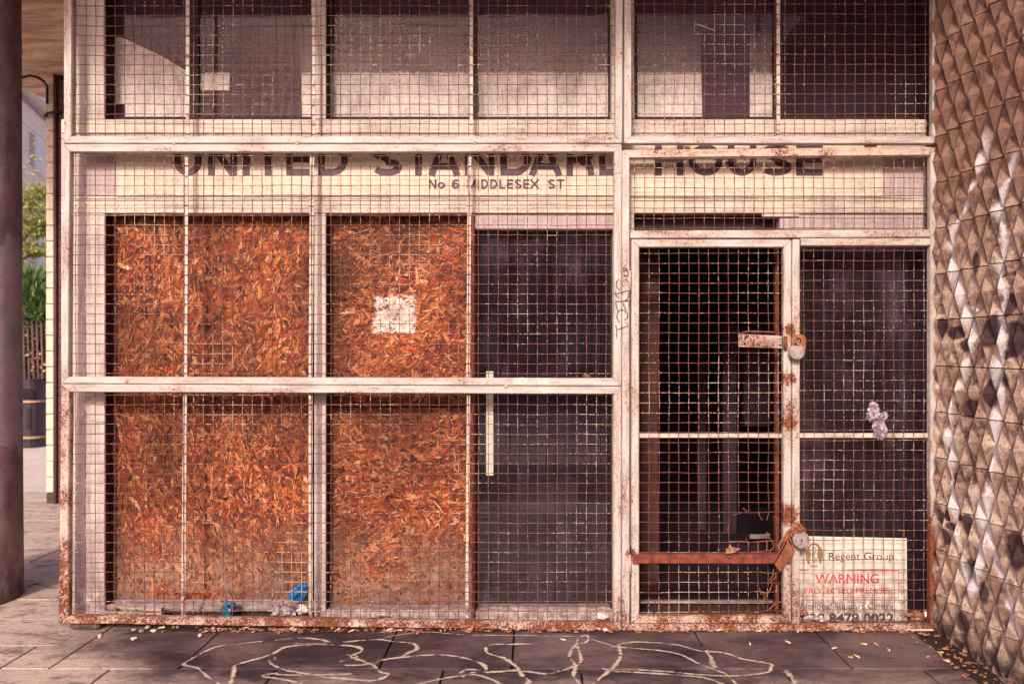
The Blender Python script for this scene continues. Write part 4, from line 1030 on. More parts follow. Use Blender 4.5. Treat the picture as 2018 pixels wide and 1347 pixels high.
CHK = [
 (cl(z1, (1490, 183), (1360, 198), (1230, 215), (1120, 265), (1045, 315), (1120, 335), (1180, 385), (1240, 424), (1290, 460)), 7),
 (cl(z1, (1560, 178), (1660, 167)), 4),
 (cl(z1, (1695, 165), (1800, 172), (1890, 200)) + cl(z2, (-60, 200), (30, 198), (130, 200), (200, 205), (300, 215), (325, 240), (265, 270), (345, 300), (400, 325), (430, 360), (475, 370), (440, 395), (370, 408), (200, 395), (0, 372)), 9),
 (cl(z1, (1310, 424), (1330, 355), (1340, 320), (1400, 300), (1510, 270), (1570, 245), (1620, 218), (1750, 203), (1900, 192)) + cl(z2, (0, 205), (200, 190), (420, 174), (500, 185), (610, 195), (640, 225), (590, 250), (545, 275), (450, 288), (390, 303)), 9),
 (cl(z1, (1550, 260), (1565, 285), (1530, 300), (1600, 340), (1750, 370), (1900, 385)) + cl(z2, (0, 382), (150, 388), (300, 404)), 8),
 (cl(z1, (1720, 424), (1600, 400), (1490, 382), (1560, 367), (1600, 375), (1780, 380)) + cl(z2, (0, 377), (270, 370)), 7),
 (cl(z2, (0, 212), (130, 190), (110, 178)), 6),
 (cl(z2, (200, 300), (240, 290), (300, 270), (240, 262)), 5), (cl(z2, (215, 312), (240, 322), (330, 318), (390, 305)), 8),
 (cl(z2, (390, 310), (480, 285), (600, 272), (740, 262), (860, 270), (980, 300), (1025, 325), (1020, 350), (930, 345), (890, 365), (900, 388), (960, 362), (1100, 358), (1200, 350), (1290, 360), (1380, 370), (1470, 350), (1530, 325)), 9),
 (cl(z2, (640, 430), (780, 398), (900, 380), (970, 375), (1060, 400), (1120, 430)), 8),
 (cl(z2, (1290, 200), (1180, 202), (1060, 205), (1030, 235), (1060, 260), (1130, 280), (1180, 310), (1220, 345), (1240, 385), (1275, 410), (1255, 440)), 9),
 (cl(z2, (450, 165), (600, 140), (720, 133), (900, 148), (1200, 152), (1400, 155), (1560, 158)), 4), (cl(z2, (1620, 170), (1750, 210), (1800, 222), (2018, 235)), 4),
 (cl(z2, (1560, 162), (1600, 152), (1615, 172), (1590, 195), (1550, 190), (1558, 165)), 7),
 (cl(z2, (1550, 195), (1505, 265), (1540, 320), (1530, 380), (1565, 430)), 8), (cl(z2, (1550, 215), (1572, 290), (1540, 330)), 8),
 (cl(z2, (1785, 208), (1860, 195)) + cl(z3, (40, 180), (120, 162), (320, 175), (440, 205), (560, 215), (650, 245), (780, 268), (788, 285), (760, 312), (600, 328), (420, 320), (260, 305), (100, 297), (0, 300)), 7),
 (cl(z3, (0, 186), (60, 188), (250, 205), (350, 225), (440, 270), (520, 300), (570, 320), (620, 370)), 7),
 (cl(z2, (1785, 212), (1797, 265), (1760, 330), (1700, 380), (1640, 430)), 9),
 (cl(z2, (1690, 340), (1750, 350), (1900, 348)) + cl(z3, (0, 302), (250, 318), (450, 335), (560, 370)), 8),
 (cl(z3, (855, 300), (885, 335), (905, 370)), 14), (cl(z3, (455, 190), (490, 235), (515, 290)), 10)]
chk = empty('pavement_drawing', (0, -0.4, 0.003), 'loose pale looping lines drawn on the paving in front of the grilles', 'drawing')
for li, (pts, wd) in enumerate(CHK):
    P = [G(*p) for p in pts]
    # Catmull-Rom smoothing
    Q = []
    for i in range(len(P) - 1):
        p0, p1, p2, p3 = P[max(i - 1, 0)], P[i], P[i + 1], P[min(i + 2, len(P) - 1)]
        for s in range(6):
            t = s / 6; Q.append(0.5 * ((2 * p1) + (-p0 + p2) * t + (2 * p0 - 5 * p1 + 4 * p2 - p3) * t * t + (-p0 + 3 * p1 - 3 * p2 + p3) * t ** 3))
    Q.append(P[-1]); m = MB(); vs = []
    for i, q in enumerate(Q):
        t = Q[min(i + 1, len(Q) - 1)] - Q[max(i - 1, 0)]; t = t.normalized() if t.length > 1e-6 else Vector((1, 0, 0)); nn = Vector((-t.y, t.x, 0))
        w = wd * 0.0016 * (1 + 0.45 * mnoise.noise(q * 30 + Vector((li, 0, 0))))
        z = 0.0030 + li * 0.00012
        w *= 1.25
        vs += [(q.x + nn.x * w, q.y + nn.y * w, z), (q.x, q.y, z), (q.x - nn.x * w, q.y - nn.y * w, z)]
    m.add(vs, [(3 * i + a, 3 * i + 1 + a, 3 * i + 4 + a, 3 * i + 3 + a) for i in range(len(Q) - 1) for a in (0, 1)])
    me = m.mesh('drawn_line'); at_ = me.attributes.new('core', 'FLOAT', 'POINT'); at_.data.foreach_set('value', [0.0, 1.0, 0.0] * len(Q))
    link('drawn_line', me, M['chalk'], chk)

# ------------------------------------------------------------------ round column at left
def m_column():
    k = NM('patched rendered column', 0.9, 0, 0.2)
    x, y, z = k.xyz()
    n1 = k.noise(4, 7, 0.7); n2 = k.noise(90, 4, 0.7); n3 = k.noise(13, 5, 0.65); n4 = k.noise(3, 4, 0.6, k.map((6, 6, 0.4)))
    br = k.mix(k.sm(n1, 0.35, 0.65), (0.50, 0.35, 0.33), (0.30, 0.19, 0.185))
    wh = k.mix(k.sm(n1, 0.35, 0.65), (0.70, 0.55, 0.56), (0.54, 0.40, 0.42))
    zz = k.math('ADD', z, k.math('MULTIPLY', k.math('SUBTRACT', k.noise(9, 6, 0.7, k.map((1, 1, 0.6))), 0.5), 0.45))
    mk = k.math('MULTIPLY', k.sm(zz, 2.05, 2.03), k.sm(zz, 0.86, 0.88))
    c = k.mix(k.math('MULTIPLY', mk, 0.9), br, wh)
    c = k.mix(k.sm(n2, 0.45, 0.7, 0, 0.5), c, k.mix(1.0, c, (0.45, 0.42, 0.42), 'MULTIPLY'))
    c = k.mix(k.sm(k.noise(24, 5, 0.8), 0.62, 0.66, 0, 0.7), c, (0.13, 0.07, 0.07))
    c = k.mix(k.sm(n4, 0.55, 0.75, 0, 0.5), c, (0.16, 0.09, 0.09))
    c = k.mix(k.math('MULTIPLY', k.sm(z, 0.45, 0.0, 0, 0.8), k.sm(n1, 0.3, 0.6)), c, (0.07, 0.035, 0.04))
    k.bump(k.math('ADD', k.math('MULTIPLY', n3, 0.5), k.math('MULTIPLY', n2, 0.8)), 0.9, 0.006)
    return k.color(c)
M['column'] = m_column()
m = lathe([(0.366, -0.02), (0.364, 0.05), (0.358, 1.0), (0.355, 2.4), (0.350, CEIL - .003)], -3.342, 0.56, 72)
o = m.build('column', M['column'], None, True); props(o, 'thick round rendered column with a paler patched band at the left edge', 'column')

# ------------------------------------------------------------------ far pier with cream blocks
M['cream'] = m_plain('cream glazed brick', (0.78, 0.67, 0.50), 0.2, 20, 0.6, 0, 0.3)
M['brickdark'] = m_plain('dark purple brick', (0.17, 0.085, 0.095), 0.35, 16, 0.85, 0, 0.4)
YP = 3.8; kk = S * (D + YP) / D
pier = empty('brick_pier', ((100 - CX) * kk, YP, 0), 'tall narrow pier edged with cream blocks beyond the column', 'pier')
xa, xb, xc = (91 - CX) * kk, (108 - CX) * kk, (140 - CX) * kk
m = MB(); m.box((xb + .001, YP - 0.01, -0.02), (xc, YP + 0.4, CEIL - .003)); core = m.build('pier_core', M['tilejoint'], pier)
z = 0.10; j = 0
m = MB(); m.box((xa, YP, -0.02), (xb, YP + 0.3, 0.095), 0.006); m.build('base_block', M['concrete'], pier)
while z < CEIL - 0.13:
    m = MB(); m.box((xa + R.uniform(-.002, .002), YP - .004, z + .004), (xb, YP + 0.30, z + 0.143), 0.004); m.build('cream_block', M['cream'], pier); z += 0.147
z = 0.0
while z < CEIL - 0.08:
    m = MB(); m.box((xb + .045, YP - 0.022, z + .004), (xc, YP - 0.0105, z + 0.073), 0.002); m.build('brick', M['brickdark'], pier); z += 0.0775 * 1
m = MB(); m.tube([(xb + .02, YP - 0.03, 0), (xb + .02, YP - 0.03, CEIL - .003)], 0.018, 10); m.build('drainpipe', M['brickdark'], pier, True)
# cables from ceiling
M['cable'] = m_plain('black cable', (0.05, 0.025, 0.03), 0.2, 30, 0.7)
m = MB(); pts = [W(20, 160, YP - .1), W(48, 152, YP - .1), W(60, 149, YP - .1), (W(75, 153, YP - .1)), W(86, 160, YP - .1), W(93, 170, YP - .06), W(93, 205, YP - .06)]
m.tube(pts, 0.012, 8); o = m.build('cable', M['cable'], None, True); props(o, 'upper dark cable arching under the ceiling to the cream pier', 'cable')
m = MB(); pts = [W(91, 234, YP + .25), W(89, 228, YP - .04), W(95, 223, YP - .05), W(108, 221, YP - .06), W(122, 221, YP - .05)]
m.tube(pts, 0.014, 8); o = m.build('cable', M['cable'], None, True); props(o, 'lower dark cable stub hooked round the cream pier', 'cable')

# ------------------------------------------------------------------ far building, street things
M['pink'] = m_plain('pink rendered wall', (0.92, 0.77, 0.66), 0.05, 0.8, 0.85)
M['winwhite'] = m_plain('cream window trim', (0.90, 0.88, 0.76), 0.1, 3, 0.7)
M['shutter'] = m_plain('mauve shutter slat', (0.42, 0.28, 0.36), 0.15, 5, 0.7)
M['paneblue'] = m_plain('pale curtained window glass', (0.62, 0.52, 0.50), 0.2, 2, 0.3, 0, 0.05, 0.5)
fb = empty('far_building', (-15.7, 23.4, 0), 'pink rendered building with shuttered windows and a pale eave across the street', 'building')
dv = Vector((-0.264, 0.9645, 0)); nv = Vector((0.9645, 0.264, 0)); O = Vector((-990 * 28 / F, 28 - D, 0))
def fbox(s0, s1, z0, z1, d0, d1, name, mat, parent=fb, c=0.0):
    m = MB(); vs = []
    for s_ in (s0, s1):
        for d_ in (d0, d1):
            for z_ in (z0, z1): v = O + dv * s_ + nv * d_; vs.append((v.x, v.y, z_))
    m.add(vs, [(0, 1, 3, 2), (4, 6, 7, 5), (0, 4, 5, 1), (2, 3, 7, 6), (0, 2, 6, 4), (1, 5, 7, 3)])
    return m.build(name, M[mat], parent)
fbox(-9, 22, -0.1, 9.25, -6, 0, 'wall', 'pink')
fbox(-9.2, 22, 9.0, 9.12, 0.001, 0.10, 'eave_band', 'shutter'); fbox(-9.2, 22, 9.26, 9.75, -0.3, 0.35, 'gutter', 'winwhite'); fbox(-9.2, 22, 9.76, 9.9, -0.3, 0.25, 'eave_band', 'shutter'); fbox(-9.2, 22, 9.91, 10.4, -6, 0.1, 'roof', 'winwhite')
fbox(-9, 22, 6.1, 6.3, 0.001, 0.05, 'string_course', 'winwhite'); fbox(-9, 22, 8.32, 8.40, 0.001, 0.06, 'string_course', 'winwhite')
for s0 in (-5.3, -2.45, 0.4, 3.25, 6.1):
    for (zb, zt) in ((7.2, 8.25), (4.15, 5.2), (1.1, 2.3)):
        w = fbox(s0 - 0.06, s0 + 1.02, zb - 0.05, zt + 0.05, 0.002, 0.05, 'window', 'winwhite')
        fbox(s0 + 0.03, s0 + 0.93, zb, zt, 0.051, 0.06, 'pane', 'paneblue', w); fbox(s0 - 0.1, s0 + 1.06, zb - 0.13, zb - 0.06, 0.003, 0.14, 'sill', 'winwhite', w)
        sh = fbox(s0 - 0.72, s0 - 0.10, zb - 0.03, zt + 0.03, 0.002, 0.03, 'shutter', 'winwhite')
        m = MB(); zz = zb
        while zz < zt - 0.05:
            vs = []
            for s_ in (s0 - 0.68, s0 - 0.14):
                for d_ in (0.031, 0.06):
                    for z_ in (zz, zz + 0.06): v = O + dv * s_ + nv * d_; vs.append((v.x, v.y, z_))
            m.add(vs, [(0, 1, 3, 2), (4, 6, 7, 5), (0, 4, 5, 1), (2, 3, 7, 6), (0, 2, 6, 4), (1, 5, 7, 3)]); zz += 0.13
        m.build('slat', M['shutter'], sh)
# building over the road in front (only seen as a reflection)
ob = empty('opposite_building', (0, -22, 0), 'dark brick building on the far side of the road, reflected in the glass', 'building')
m = MB(); m.box((-30, -30, -0.1), (30, -22, 6.3)); m.build('wall', M['brickdark'], ob)
m = MB()
for i in range(18):
    for zb in (0.9, 3.8): m.box((-28 + i * 3.2, -22.0, zb), (-26.6 + i * 3.2, -21.95, zb + 1.5))
m.build('window_row', M['paneblue'], ob)
# foliage
def m_leaf(name, a, b, c3):
    k = NM(name, 0.5, 0, 0.3)
    ri = k.geo.outputs['Random Per Island']
    c = k.mix(k.sm(ri, 0.1, 0.6), a, b); c = k.mix(k.sm(ri, 0.75, 1.0), c, c3)
    k.b.inputs['Transmission Weight'].default_value = 0.0
    tl = k.n('ShaderNodeBsdfTranslucent'); mx = k.n('ShaderNodeMixShader'); mx.inputs[0].default_value = 0.3
    k.put(tl.inputs[0], c); k.t.links.new(k.b.outputs[0], mx.inputs[1]); k.t.links.new(tl.outputs[0], mx.inputs[2]); k.t.links.new(mx.outputs[0], k.out.inputs[0])
    return k.color(c)
M['leaf_y'] = m_leaf('yellow green leaves', (0.20, 0.26, 0.06), (0.38, 0.40, 0.12), (0.55, 0.50, 0.20))
M['leaf_g'] = m_leaf('green shrub leaves', (0.05, 0.12, 0.03), (0.12, 0.22, 0.06), (0.32, 0.40, 0.16))
M['leaf_d'] = m_leaf('dark hedge leaves', (0.015, 0.03, 0.015), (0.03, 0.06, 0.025), (0.06, 0.09, 0.04))
M['bark'] = m_plain('grey brown bark', (0.14, 0.09, 0.07), 0.4, 20, 0.9)
M['petal'] = m_leaf('mixed flower petals', (0.55, 0.08, 0.12), (0.65, 0.45, 0.45), (0.70, 0.45, 0.08))
def leaves(clumps, n, ls, lw, mat, name, parent, seed, droop=0.3, up=False):
    rr = random.Random(seed); m = MB()
    for (c, r) in clumps:
        c = Vector(c)
        for _ in range(n):
            v = Vector((rr.gauss(0, 1), rr.gauss(0, 1), rr.gauss(0, 1))).normalized() * (rr.random() ** 0.45)
            p = c + Vector((v.x * r[0], v.y * r[1], v.z * r[2]))
            d = (v + Vector((rr.uniform(-.6, .6), rr.uniform(-.6, .6), rr.uniform(-.5, .5) + (0.8 if up else -droop)))).normalized()
            s_ = d.cross(Vector((rr.uniform(-1, 1), rr.uniform(-1, 1), 1))).normalized(); L_ = ls * rr.uniform(.6, 1.3); w = lw * rr.uniform(.7, 1.2)
            q = d.cross(s_) * L_ * 0.12
            m.add([p, p + d * L_ * .5 + s_ * w + q, p + d * L_, p + d * L_ * .5 - s_ * w + q], [(0, 1, 2, 3)])
    return m.build(name, mat, parent)
def at(px, py, dist): return Vector(((px - CX) * dist / F, dist - D, CH + (CY - py) * dist / F))
tr = empty('tree', (at(20, 0, 15).x, 15 - D, 0), 'yellow green leafy tree branches in front of the pink building', 'tree')
leaves([(at(52, 385, 15), (.28, .4, .16)), (at(66, 400, 15), (.22, .3, .12)), (at(78, 375, 15.2), (.13, .3, .09)), (at(56, 430, 15), (.30, .4, .2)), (at(76, 430, 15), (.22, .3, .12)), (at(60, 450, 15), (.2, .3, .1)), (at(82, 448, 15), (.14, .2, .15)),
        (at(56, 490, 15), (.2, .3, .08)), (at(74, 492, 15), (.24, .3, .07)), (at(20, 420, 15), (.6, .5, .6)), (at(0, 340, 15), (.8, .6, .7)), (at(34, 480, 15), (.4, .4, .4))], 170, 0.10, 0.022, M['leaf_y'], 'foliage', tr, 1)
m = MB(); b0 = at(0, 0, 15)
m.tube([(b0.x, b0.y, -0.02), (b0.x + .05, b0.y, 1.4), (b0.x - .02, b0.y, 2.6), (b0.x + .05, b0.y, 4.2)], [.13, .11, .09, .03], 10)
for e in ((52, 385), (76, 430), (74, 492), (60, 450), (20, 420)):
    q = at(*e, 15); m.tube([(b0.x, b0.y, 2.3), ((b0.x + q.x) / 2, b0.y, (2.7 + q.z) / 2), q], [.04, .025, .006], 6)
m.build('trunk', M['bark'], tr, True)
sh = empty('shrub', (at(60, 0, 13.9).x, 13.9 - D, 0), 'bright green spiky leaved shrub above the bins', 'shrub')
leaves([(at(66, 575, 13.9), (.22, .3, .26)), (at(52, 560, 13.9), (.25, .3, .2)), (at(82, 590, 13.9), (.2, .3, .26)), (at(40, 590, 13.9), (.4, .3, .3)), (at(66, 610, 14), (.35, .3, .25)), (at(100, 590, 14), (.3, .3, .3))], 330, 0.20, 0.016, M['leaf_g'], 'foliage', sh, 2, up=True)
m = MB()
for q in range(6):
    b = at(45 + q * 9, 0, 13.95); m.tube([(b.x, b.y, -0.02), (b.x + .03, b.y, 1.0), (b.x, b.y, 1.9)], .018, 6)
m.build('stem', M['bark'], sh, True)
hd = empty('hedge', (at(66, 0, 14.3).x, 14.3 - D, 0), 'dark hedge dotted with small red, pink and yellow flowers behind the bins', 'hedge')
leaves([(at(40 + q * 14, 660 + r * 45, 14.3), (.22, .25, .35)) for q in range(6) for r in range(5)], 150, 0.10, 0.03, M['leaf_d'], 'foliage', hd, 3)['kind'] = 'stuff'
leaves([(at(66, 705, 14.0), (.55, .1, .55))], 150, 0.06, 0.03, M['petal'], 'flowers', hd, 4)['kind'] = 'stuff'
m = MB(); b = at(66, 0, 14.6); m.box((b.x - 1.2, b.y, -.02), (b.x + 1.2, b.y + .06, 1.7)); m.build('stem', M['bark'], hd)
# litter bins
M['binblack'] = m_plain('black bin plastic', (0.035, 0.02, 0.03), 0.3, 6, 0.4, 0, 0.1, 0.5)
M['bingold'] = m_plain('gold bin band', (0.50, 0.30, 0.16), 0.2, 6, 0.5)
def bin_(xr, dist, label):
    cx = xr - 0.30; cyy = dist - D
    r = empty('litter_bin', (cx, cyy, 0), label, 'litter bin', 'litter bins by the hedge')
    def rsq(rad_, z0, z1, name, mat):
        pr = []
        m = MB(); n = 32; vs = []
        for z_ in (z0, z1):
            for k in range(n):
                a = 2 * math.pi * k / n; c_, s_ = math.cos(a), math.sin(a); e = (abs(c_) ** 4 + abs(s_) ** 4) ** -0.25
                vs.append((cx + rad_ * c_ * e, cyy + rad_ * s_ * e, z_))
        m.add(vs, [(k, (k + 1) % n, n + (k + 1) % n, n + k) for k in range(n)] + [tuple(range(n))[::-1], tuple(range(n, 2 * n))]); return m.build(name, M[mat], r, False)
    rsq(.27, 0.0, .10, 'base', 'binblack'); rsq(.29, .101, .62, 'body', 'binblack'); rsq(.296, .13, .16, 'band', 'bingold'); rsq(.296, .66, .69, 'band', 'bingold')
    rsq(.28, .621, .92, 'hood', 'binblack'); rsq(.25, .921, .97, 'lid', 'binblack'); rsq(.18, .971, 1.0, 'lid', 'binblack')
    m = MB(); m.box((cx + .05, cyy - .293, .72), (cx + .24, cyy - .281, .86), .004); m.build('opening', M['hole'], r)
    m = MB(); m.box((cx + .14, cyy - .300, .28), (cx + .20, cyy - .291, .58), .002); m.build('label_panel', M['interior_grey'], r)
bin_(at(73, 0, 13.2).x, 13.5, 'left black litter bin with gold bands in front of the hedge')
bin_(at(105, 0, 14).x, 14.1, 'black litter bin half hidden behind the cream pier')

# ------------------------------------------------------------------ litter
def crumple(name, px, py, Y, sx, sz, mat, label, cat, seed, n=9, amp=0.35, ground=False, group=None, sy=None):
    c = G(px, py) if ground else W(px, py, Y); rr = random.Random(seed)
    sy = sy or min(sx, sz) * 0.5
    bm = bmesh.new(); bmesh.ops.create_icosphere(bm, subdivisions=3, radius=1.0)
    for v in bm.verts:
        q = v.co.copy(); f = 1 + amp * (mnoise.noise(q * 1.7 + Vector((seed, 0, 0))) * 1.3 + abs(mnoise.noise(q * 3.7 + Vector((0, seed, 0)))) * 1.1 - 0.3)
        v.co = Vector((q.x * sx * f, q.y * sy * f, q.z * sz * f))
    zmin = min(v.co.z for v in bm.verts)
    m = MB(); bm.verts.index_update()
    m.add([v.co + c + Vector((0, 0, -zmin - 0.001 if ground else 0)) for v in bm.verts], [[v.index for v in f.verts] for f in bm.faces]); bm.free()
    o = m.build(name, mat if not isinstance(mat, str) else M[mat]); props(o, label, cat, group); return o
def m_film(name, col, col2, rough=0.25):
    k = NM(name, rough, 0, 0.6); n = k.noise(30, 3, 0.6); k.bump(k.noise(45, 3, 0.6), 0.5, 0.006)
    return k.color(k.mix(k.sm(n, 0.45, 0.55), col, col2))
M['bluewrap'] = m_film('blue foil wrapper', (0.008, 0.09, 0.25), (0.015, 0.15, 0.32)); M['bluedark'] = m_film('blue and black wrapper', (0.03, 0.02, 0.04), (0.01, 0.12, 0.24))
M['greybag'] = m_film('grey plastic bag', (0.42, 0.36, 0.40), (0.26, 0.20, 0.24), 0.4); M['clearbag'] = m_film('cloudy crumpled plastic', (0.20, 0.135, 0.19), (0.42, 0.35, 0.37), 0.12)
M['paper'] = m_film('dirty white paper', (0.66, 0.58, 0.54), (0.42, 0.34, 0.32), 0.8); M['card'] = m_film('tan cardboard', (0.55, 0.33, 0.18), (0.38, 0.18, 0.09), 0.8)
M['leafdead'] = m_film('dead leaf', (0.24, 0.085, 0.045), (0.42, 0.20, 0.10), 0.7); M['dark_debris'] = m_film('dark rotten debris', (0.06, 0.03, 0.03), (0.16, 0.08, 0.05), 0.8)
M['stick'] = m_timber('old stick', (0.50, 0.40, 0.28), (0.18, 0.10, 0.08), 1.0, False)
def sheet_crumple(name, poly, Y, amp, mat, label, cat, seed, res=0.012):
    """crumpled sheet: a triangulated outline pushed in and out, with thickness"""
    P = [W(x, y, Y) for x, y in poly]
    bm = bmesh.new(); vs = [bm.verts.new(p) for p in P]; f = bm.faces.new(vs)
    bmesh.ops.triangulate(bm, faces=[f])
    for _ in range(4): bmesh.ops.subdivide_edges(bm, edges=[e for e in bm.edges if e.calc_length() > res], cuts=1, use_grid_fill=True); bmesh.ops.triangulate(bm, faces=bm.faces[:])
    for v in bm.verts:
        q = v.co * 26 + Vector((seed, seed, 0)); v.co.y += amp * (abs(mnoise.noise(q)) * 1.6 + mnoise.noise(q * 2.3) * .5) - amp * .5
        v.co.x += amp * .25 * mnoise.noise(q + Vector((5, 0, 0))); v.co.z += amp * .25 * mnoise.noise(q + Vector((0, 0, 9)))
    r = bmesh.ops.solidify(bm, geom=bm.faces[:], thickness=0.0012)
    me = bpy.data.meshes.new(name); bm.to_mesh(me); bm.free()
    o = link(name, me, M[mat]); props(o, label, cat); return o
sheet_crumple('wrapper', [(569, 1162), (580, 1152), (604, 1141), (606, 1165), (598, 1180), (580, 1183), (568, 1178)], 0.11, 0.022, 'bluewrap', 'bright blue foil wrapper wedged at the foot of the white mullion', 'wrapper', 2)
crumple('wrapper', 452, 1198, 0.10, 0.035, 0.038, 'bluedark', 'black and blue crumpled wrapper behind the mesh near the middle of the sill track', 'wrapper', 5, amp=0.6)
sheet_crumple('plastic_bag', [(532, 1213), (548, 1192), (562, 1177), (570, 1186), (577, 1200), (584, 1213)], 0.085, 0.03, 'greybag', 'pale grey torn plastic bag below the blue wrapper', 'plastic bag', 3)
crumple('paper_scrap', 597, 1200, 0.085, 0.028, 0.022, 'paper', 'crumpled paper scrap beside the grey plastic bag', 'paper', 9, amp=0.6)
pb = empty('plastic_scrap', W(1730, 830), 'crumpled cloudy plastic scrap stuffed through the right hand mesh', 'plastic scrap')
def crump_mesh(parts, name, mat, parent):
    m = MB()
    for (px, py, Y, sx, sy, sz, seed, tilt) in parts:
        c = W(px, py, Y); bm = bmesh.new(); bmesh.ops.create_icosphere(bm, subdivisions=4, radius=1.0); rt = Matrix.Rotation(rad(tilt), 3, 'Y')
        for v in bm.verts:
            q = v.co.copy(); f = 1 + 0.5 * (abs(mnoise.noise(q * 2.4 + Vector((seed, 0, 0)))) * 1.5 + mnoise.noise(q * 5 + Vector((0, seed, 0))) * .5 - 0.35)
            v.co = rt @ Vector((q.x * sx * f, q.y * sy * f, q.z * sz * f)) + c
        bm.verts.index_update(); m.add([v.co for v in bm.verts], [[v.index for v in f.verts] for f in bm.faces]); bm.free()
    return m.build(name, mat, parent)
crump_mesh([(1722, 806, -.010, .026, .02, .032, 3, 10), (1716, 821, -.014, .020, .02, .024, 8, -20), (1741, 820, -.012, .018, .018, .022, 5, 30), (1729, 820, -.012, .026, .018, .02, 9, 0)], 'knot', M['clearbag'], pb)
crump_mesh([(1734, 843, -.012, .030, .018, .058, 14, -12)], 'tail', M['clearbag'], pb)
crumple('leaf', 1156, 740, -.004, 0.020, 0.010, 'dark_debris', 'small dark lump of dead leaf caught in the mesh on the middle rail', 'leaf', 21, amp=.5)
# rolled newspaper / sticks at left sill
for (x0, y0, x1, y1, r, lab, mt_) in ((212, 1194, 320, 1202, .014, 'long pale weathered stick lying above another at the left end of the sill track', 'stick'), (206, 1205, 320, 1209, .010, 'thinner yellowish stick lying lowest at the left end of the sill', 'stick')):
    m = MB(); a, b = W(x0, y0, 0.10), W(x1, y1, 0.10); n = 9
    m.tube([a.lerp(b, i / n) + Vector((0, 0, .003 * math.sin(i * 1.9 + x0))) for i in range(n + 1)], [r * (1 + .25 * math.sin(i * 2.3)) for i in range(n + 1)], 8); o = m.build('stick', M[mt_]); props(o, lab, 'stick')
# twig in upper grille
m = MB(); m.tube([W(1368, 47, -.012), W(1382, 51, -.006), W(1398, 57, .004), (W(1409, 60, .01))], [.003, .005, .004, .003], 6); o = m.build('twig', M['stick']); props(o, 'pale bent twig stuck in the upper right grille', 'twig')
# leaf on the rusty bar
def leaf_mesh(outline, curl, seed):
    rr = random.Random(seed); m = MB(); n = len(outline); vs = [(0, 0, 0)] + [(x, -curl * abs(x) * 1.2 + rr.uniform(-.002, .002), z) for x, z in outline]
    m.add(vs, [(0, i + 1, (i + 1) % n + 1) for i in range(n)]); me = m.mesh('leaf')
    bm = bmesh.new(); bm.from_mesh(me); bmesh.ops.solidify(bm, geom=bm.faces[:], thickness=0.0008); bm.to_mesh(me); bm.free(); return me
ol = [(-.034, -.020), (-.030, .006), (-.018, .004), (-.008, .028), (.002, .012), (.040, .006), (.028, -.004), (.016, -.016), (-.006, -.020)]
o = link('leaf', leaf_mesh(ol, .5, 1), M['leafdead']); o.location = W(1441, 1081, -0.052); props(o, 'curled orange brown leaf standing on the rusty cross bar', 'leaf')
# strewn litter along the foot of the grilles
butt = MB(); butt.tube([(-.014, 0, 0), (-.004, 0, 0)], .0038, 8, 0); butt.tube([(-.0039, 0, 0), (.012, 0, 0)], .0037, 8, 1)
bme = butt.mesh('butt'); M['filter'] = m_plain('orange cigarette filter', (0.62, 0.30, 0.12), 0.2, 60, 0.8); M['cig'] = m_plain('cigarette paper', (0.72, 0.60, 0.50), 0.2, 60, 0.8)
bme.materials.append(M['filter']); bme.materials.append(M['filter'] if False else M['cig'])
RL = random.Random(21)
lmes = []
for s_ in range(4):
    k = RL.uniform(.5, .8); me = leaf_mesh([(x * k * RL.uniform(.8, 1.2), z * k * RL.uniform(.8, 1.2)) for x, z in ol], .6, s_); me.materials.append(M['leafdead']); lmes.append(me)
pmes = []
for s_ in range(6):
    bm = bmesh.new(); bmesh.ops.create_icosphere(bm, subdivisions=2, radius=1)
    for v in bm.verts:
        q = v.co.copy(); f = 1 + .7 * mnoise.noise(q * 2.2 + Vector((s_ * 3, 0, 0))); v.co = Vector((q.x * .016 * f, q.y * .010 * f, q.z * .007 * f))
    me = bpy.data.meshes.new('scrap'); bm.to_mesh(me); bm.free(); me.materials.append(M['paper'] if s_ < 4 else M['card']); pmes.append(me)
def drop(name, me, x, y, z, label, cat, group, sc=1.0, flat_=True):
    o = bpy.data.objects.new(name, me); COL.objects.link(o); o.location = (x, y, z); o.scale = (sc, sc, sc)
    o.rotation_euler = (RL.uniform(-.3, .3) + (math.pi / 2 if name == 'leaf' else 0), RL.uniform(-.2, .2), RL.uniform(0, 6.28)); props(o, label, cat, group); return o
for i in range(70):   # under the rail
    x = RL.uniform(-1.1, 1.98) if i < 60 else RL.uniform(-2.2, -1.1); y = RL.uniform(-0.055, 0.03); z = .010
    t = RL.random()
    if t < .5: drop('cigarette_butt', bme, x, y, z + .001, 'stubbed orange tipped cigarette butt in the grit under the grille rail', 'cigarette butt', 'cigarette butts under the rail', RL.uniform(.9, 1.3))
    elif t < .75: drop('paper_scrap', RL.choice(pmes), x, y, z + .004, 'small crumpled scrap of paper in the grit under the grille rail', 'paper', 'paper scraps under the rail', RL.uniform(.6, 1.2))
    else: drop('leaf', RL.choice(lmes), x, y, z + .006, 'small brown dead leaf in the grit under the grille rail', 'leaf', 'dead leaves under the rail', RL.uniform(.5, .9))
for i in range(15):   # along the wall foot
    f = RL.random(); y = -0.05 - f * 1.1; x = 1.97 - RL.uniform(0, .10)
    if RL.random() < .7: drop('leaf', RL.choice(lmes), x, y, .016, 'small orange dead leaf in the black dirt at the foot of the tiled wall', 'leaf', 'dead leaves along the tiled wall', RL.uniform(.35, .6))
    else: drop('cigarette_butt', bme, x, y, .014, 'cigarette butt in the black dirt at the foot of the tiled wall', 'cigarette butt', 'cigarette butts along the tiled wall', 1.1)
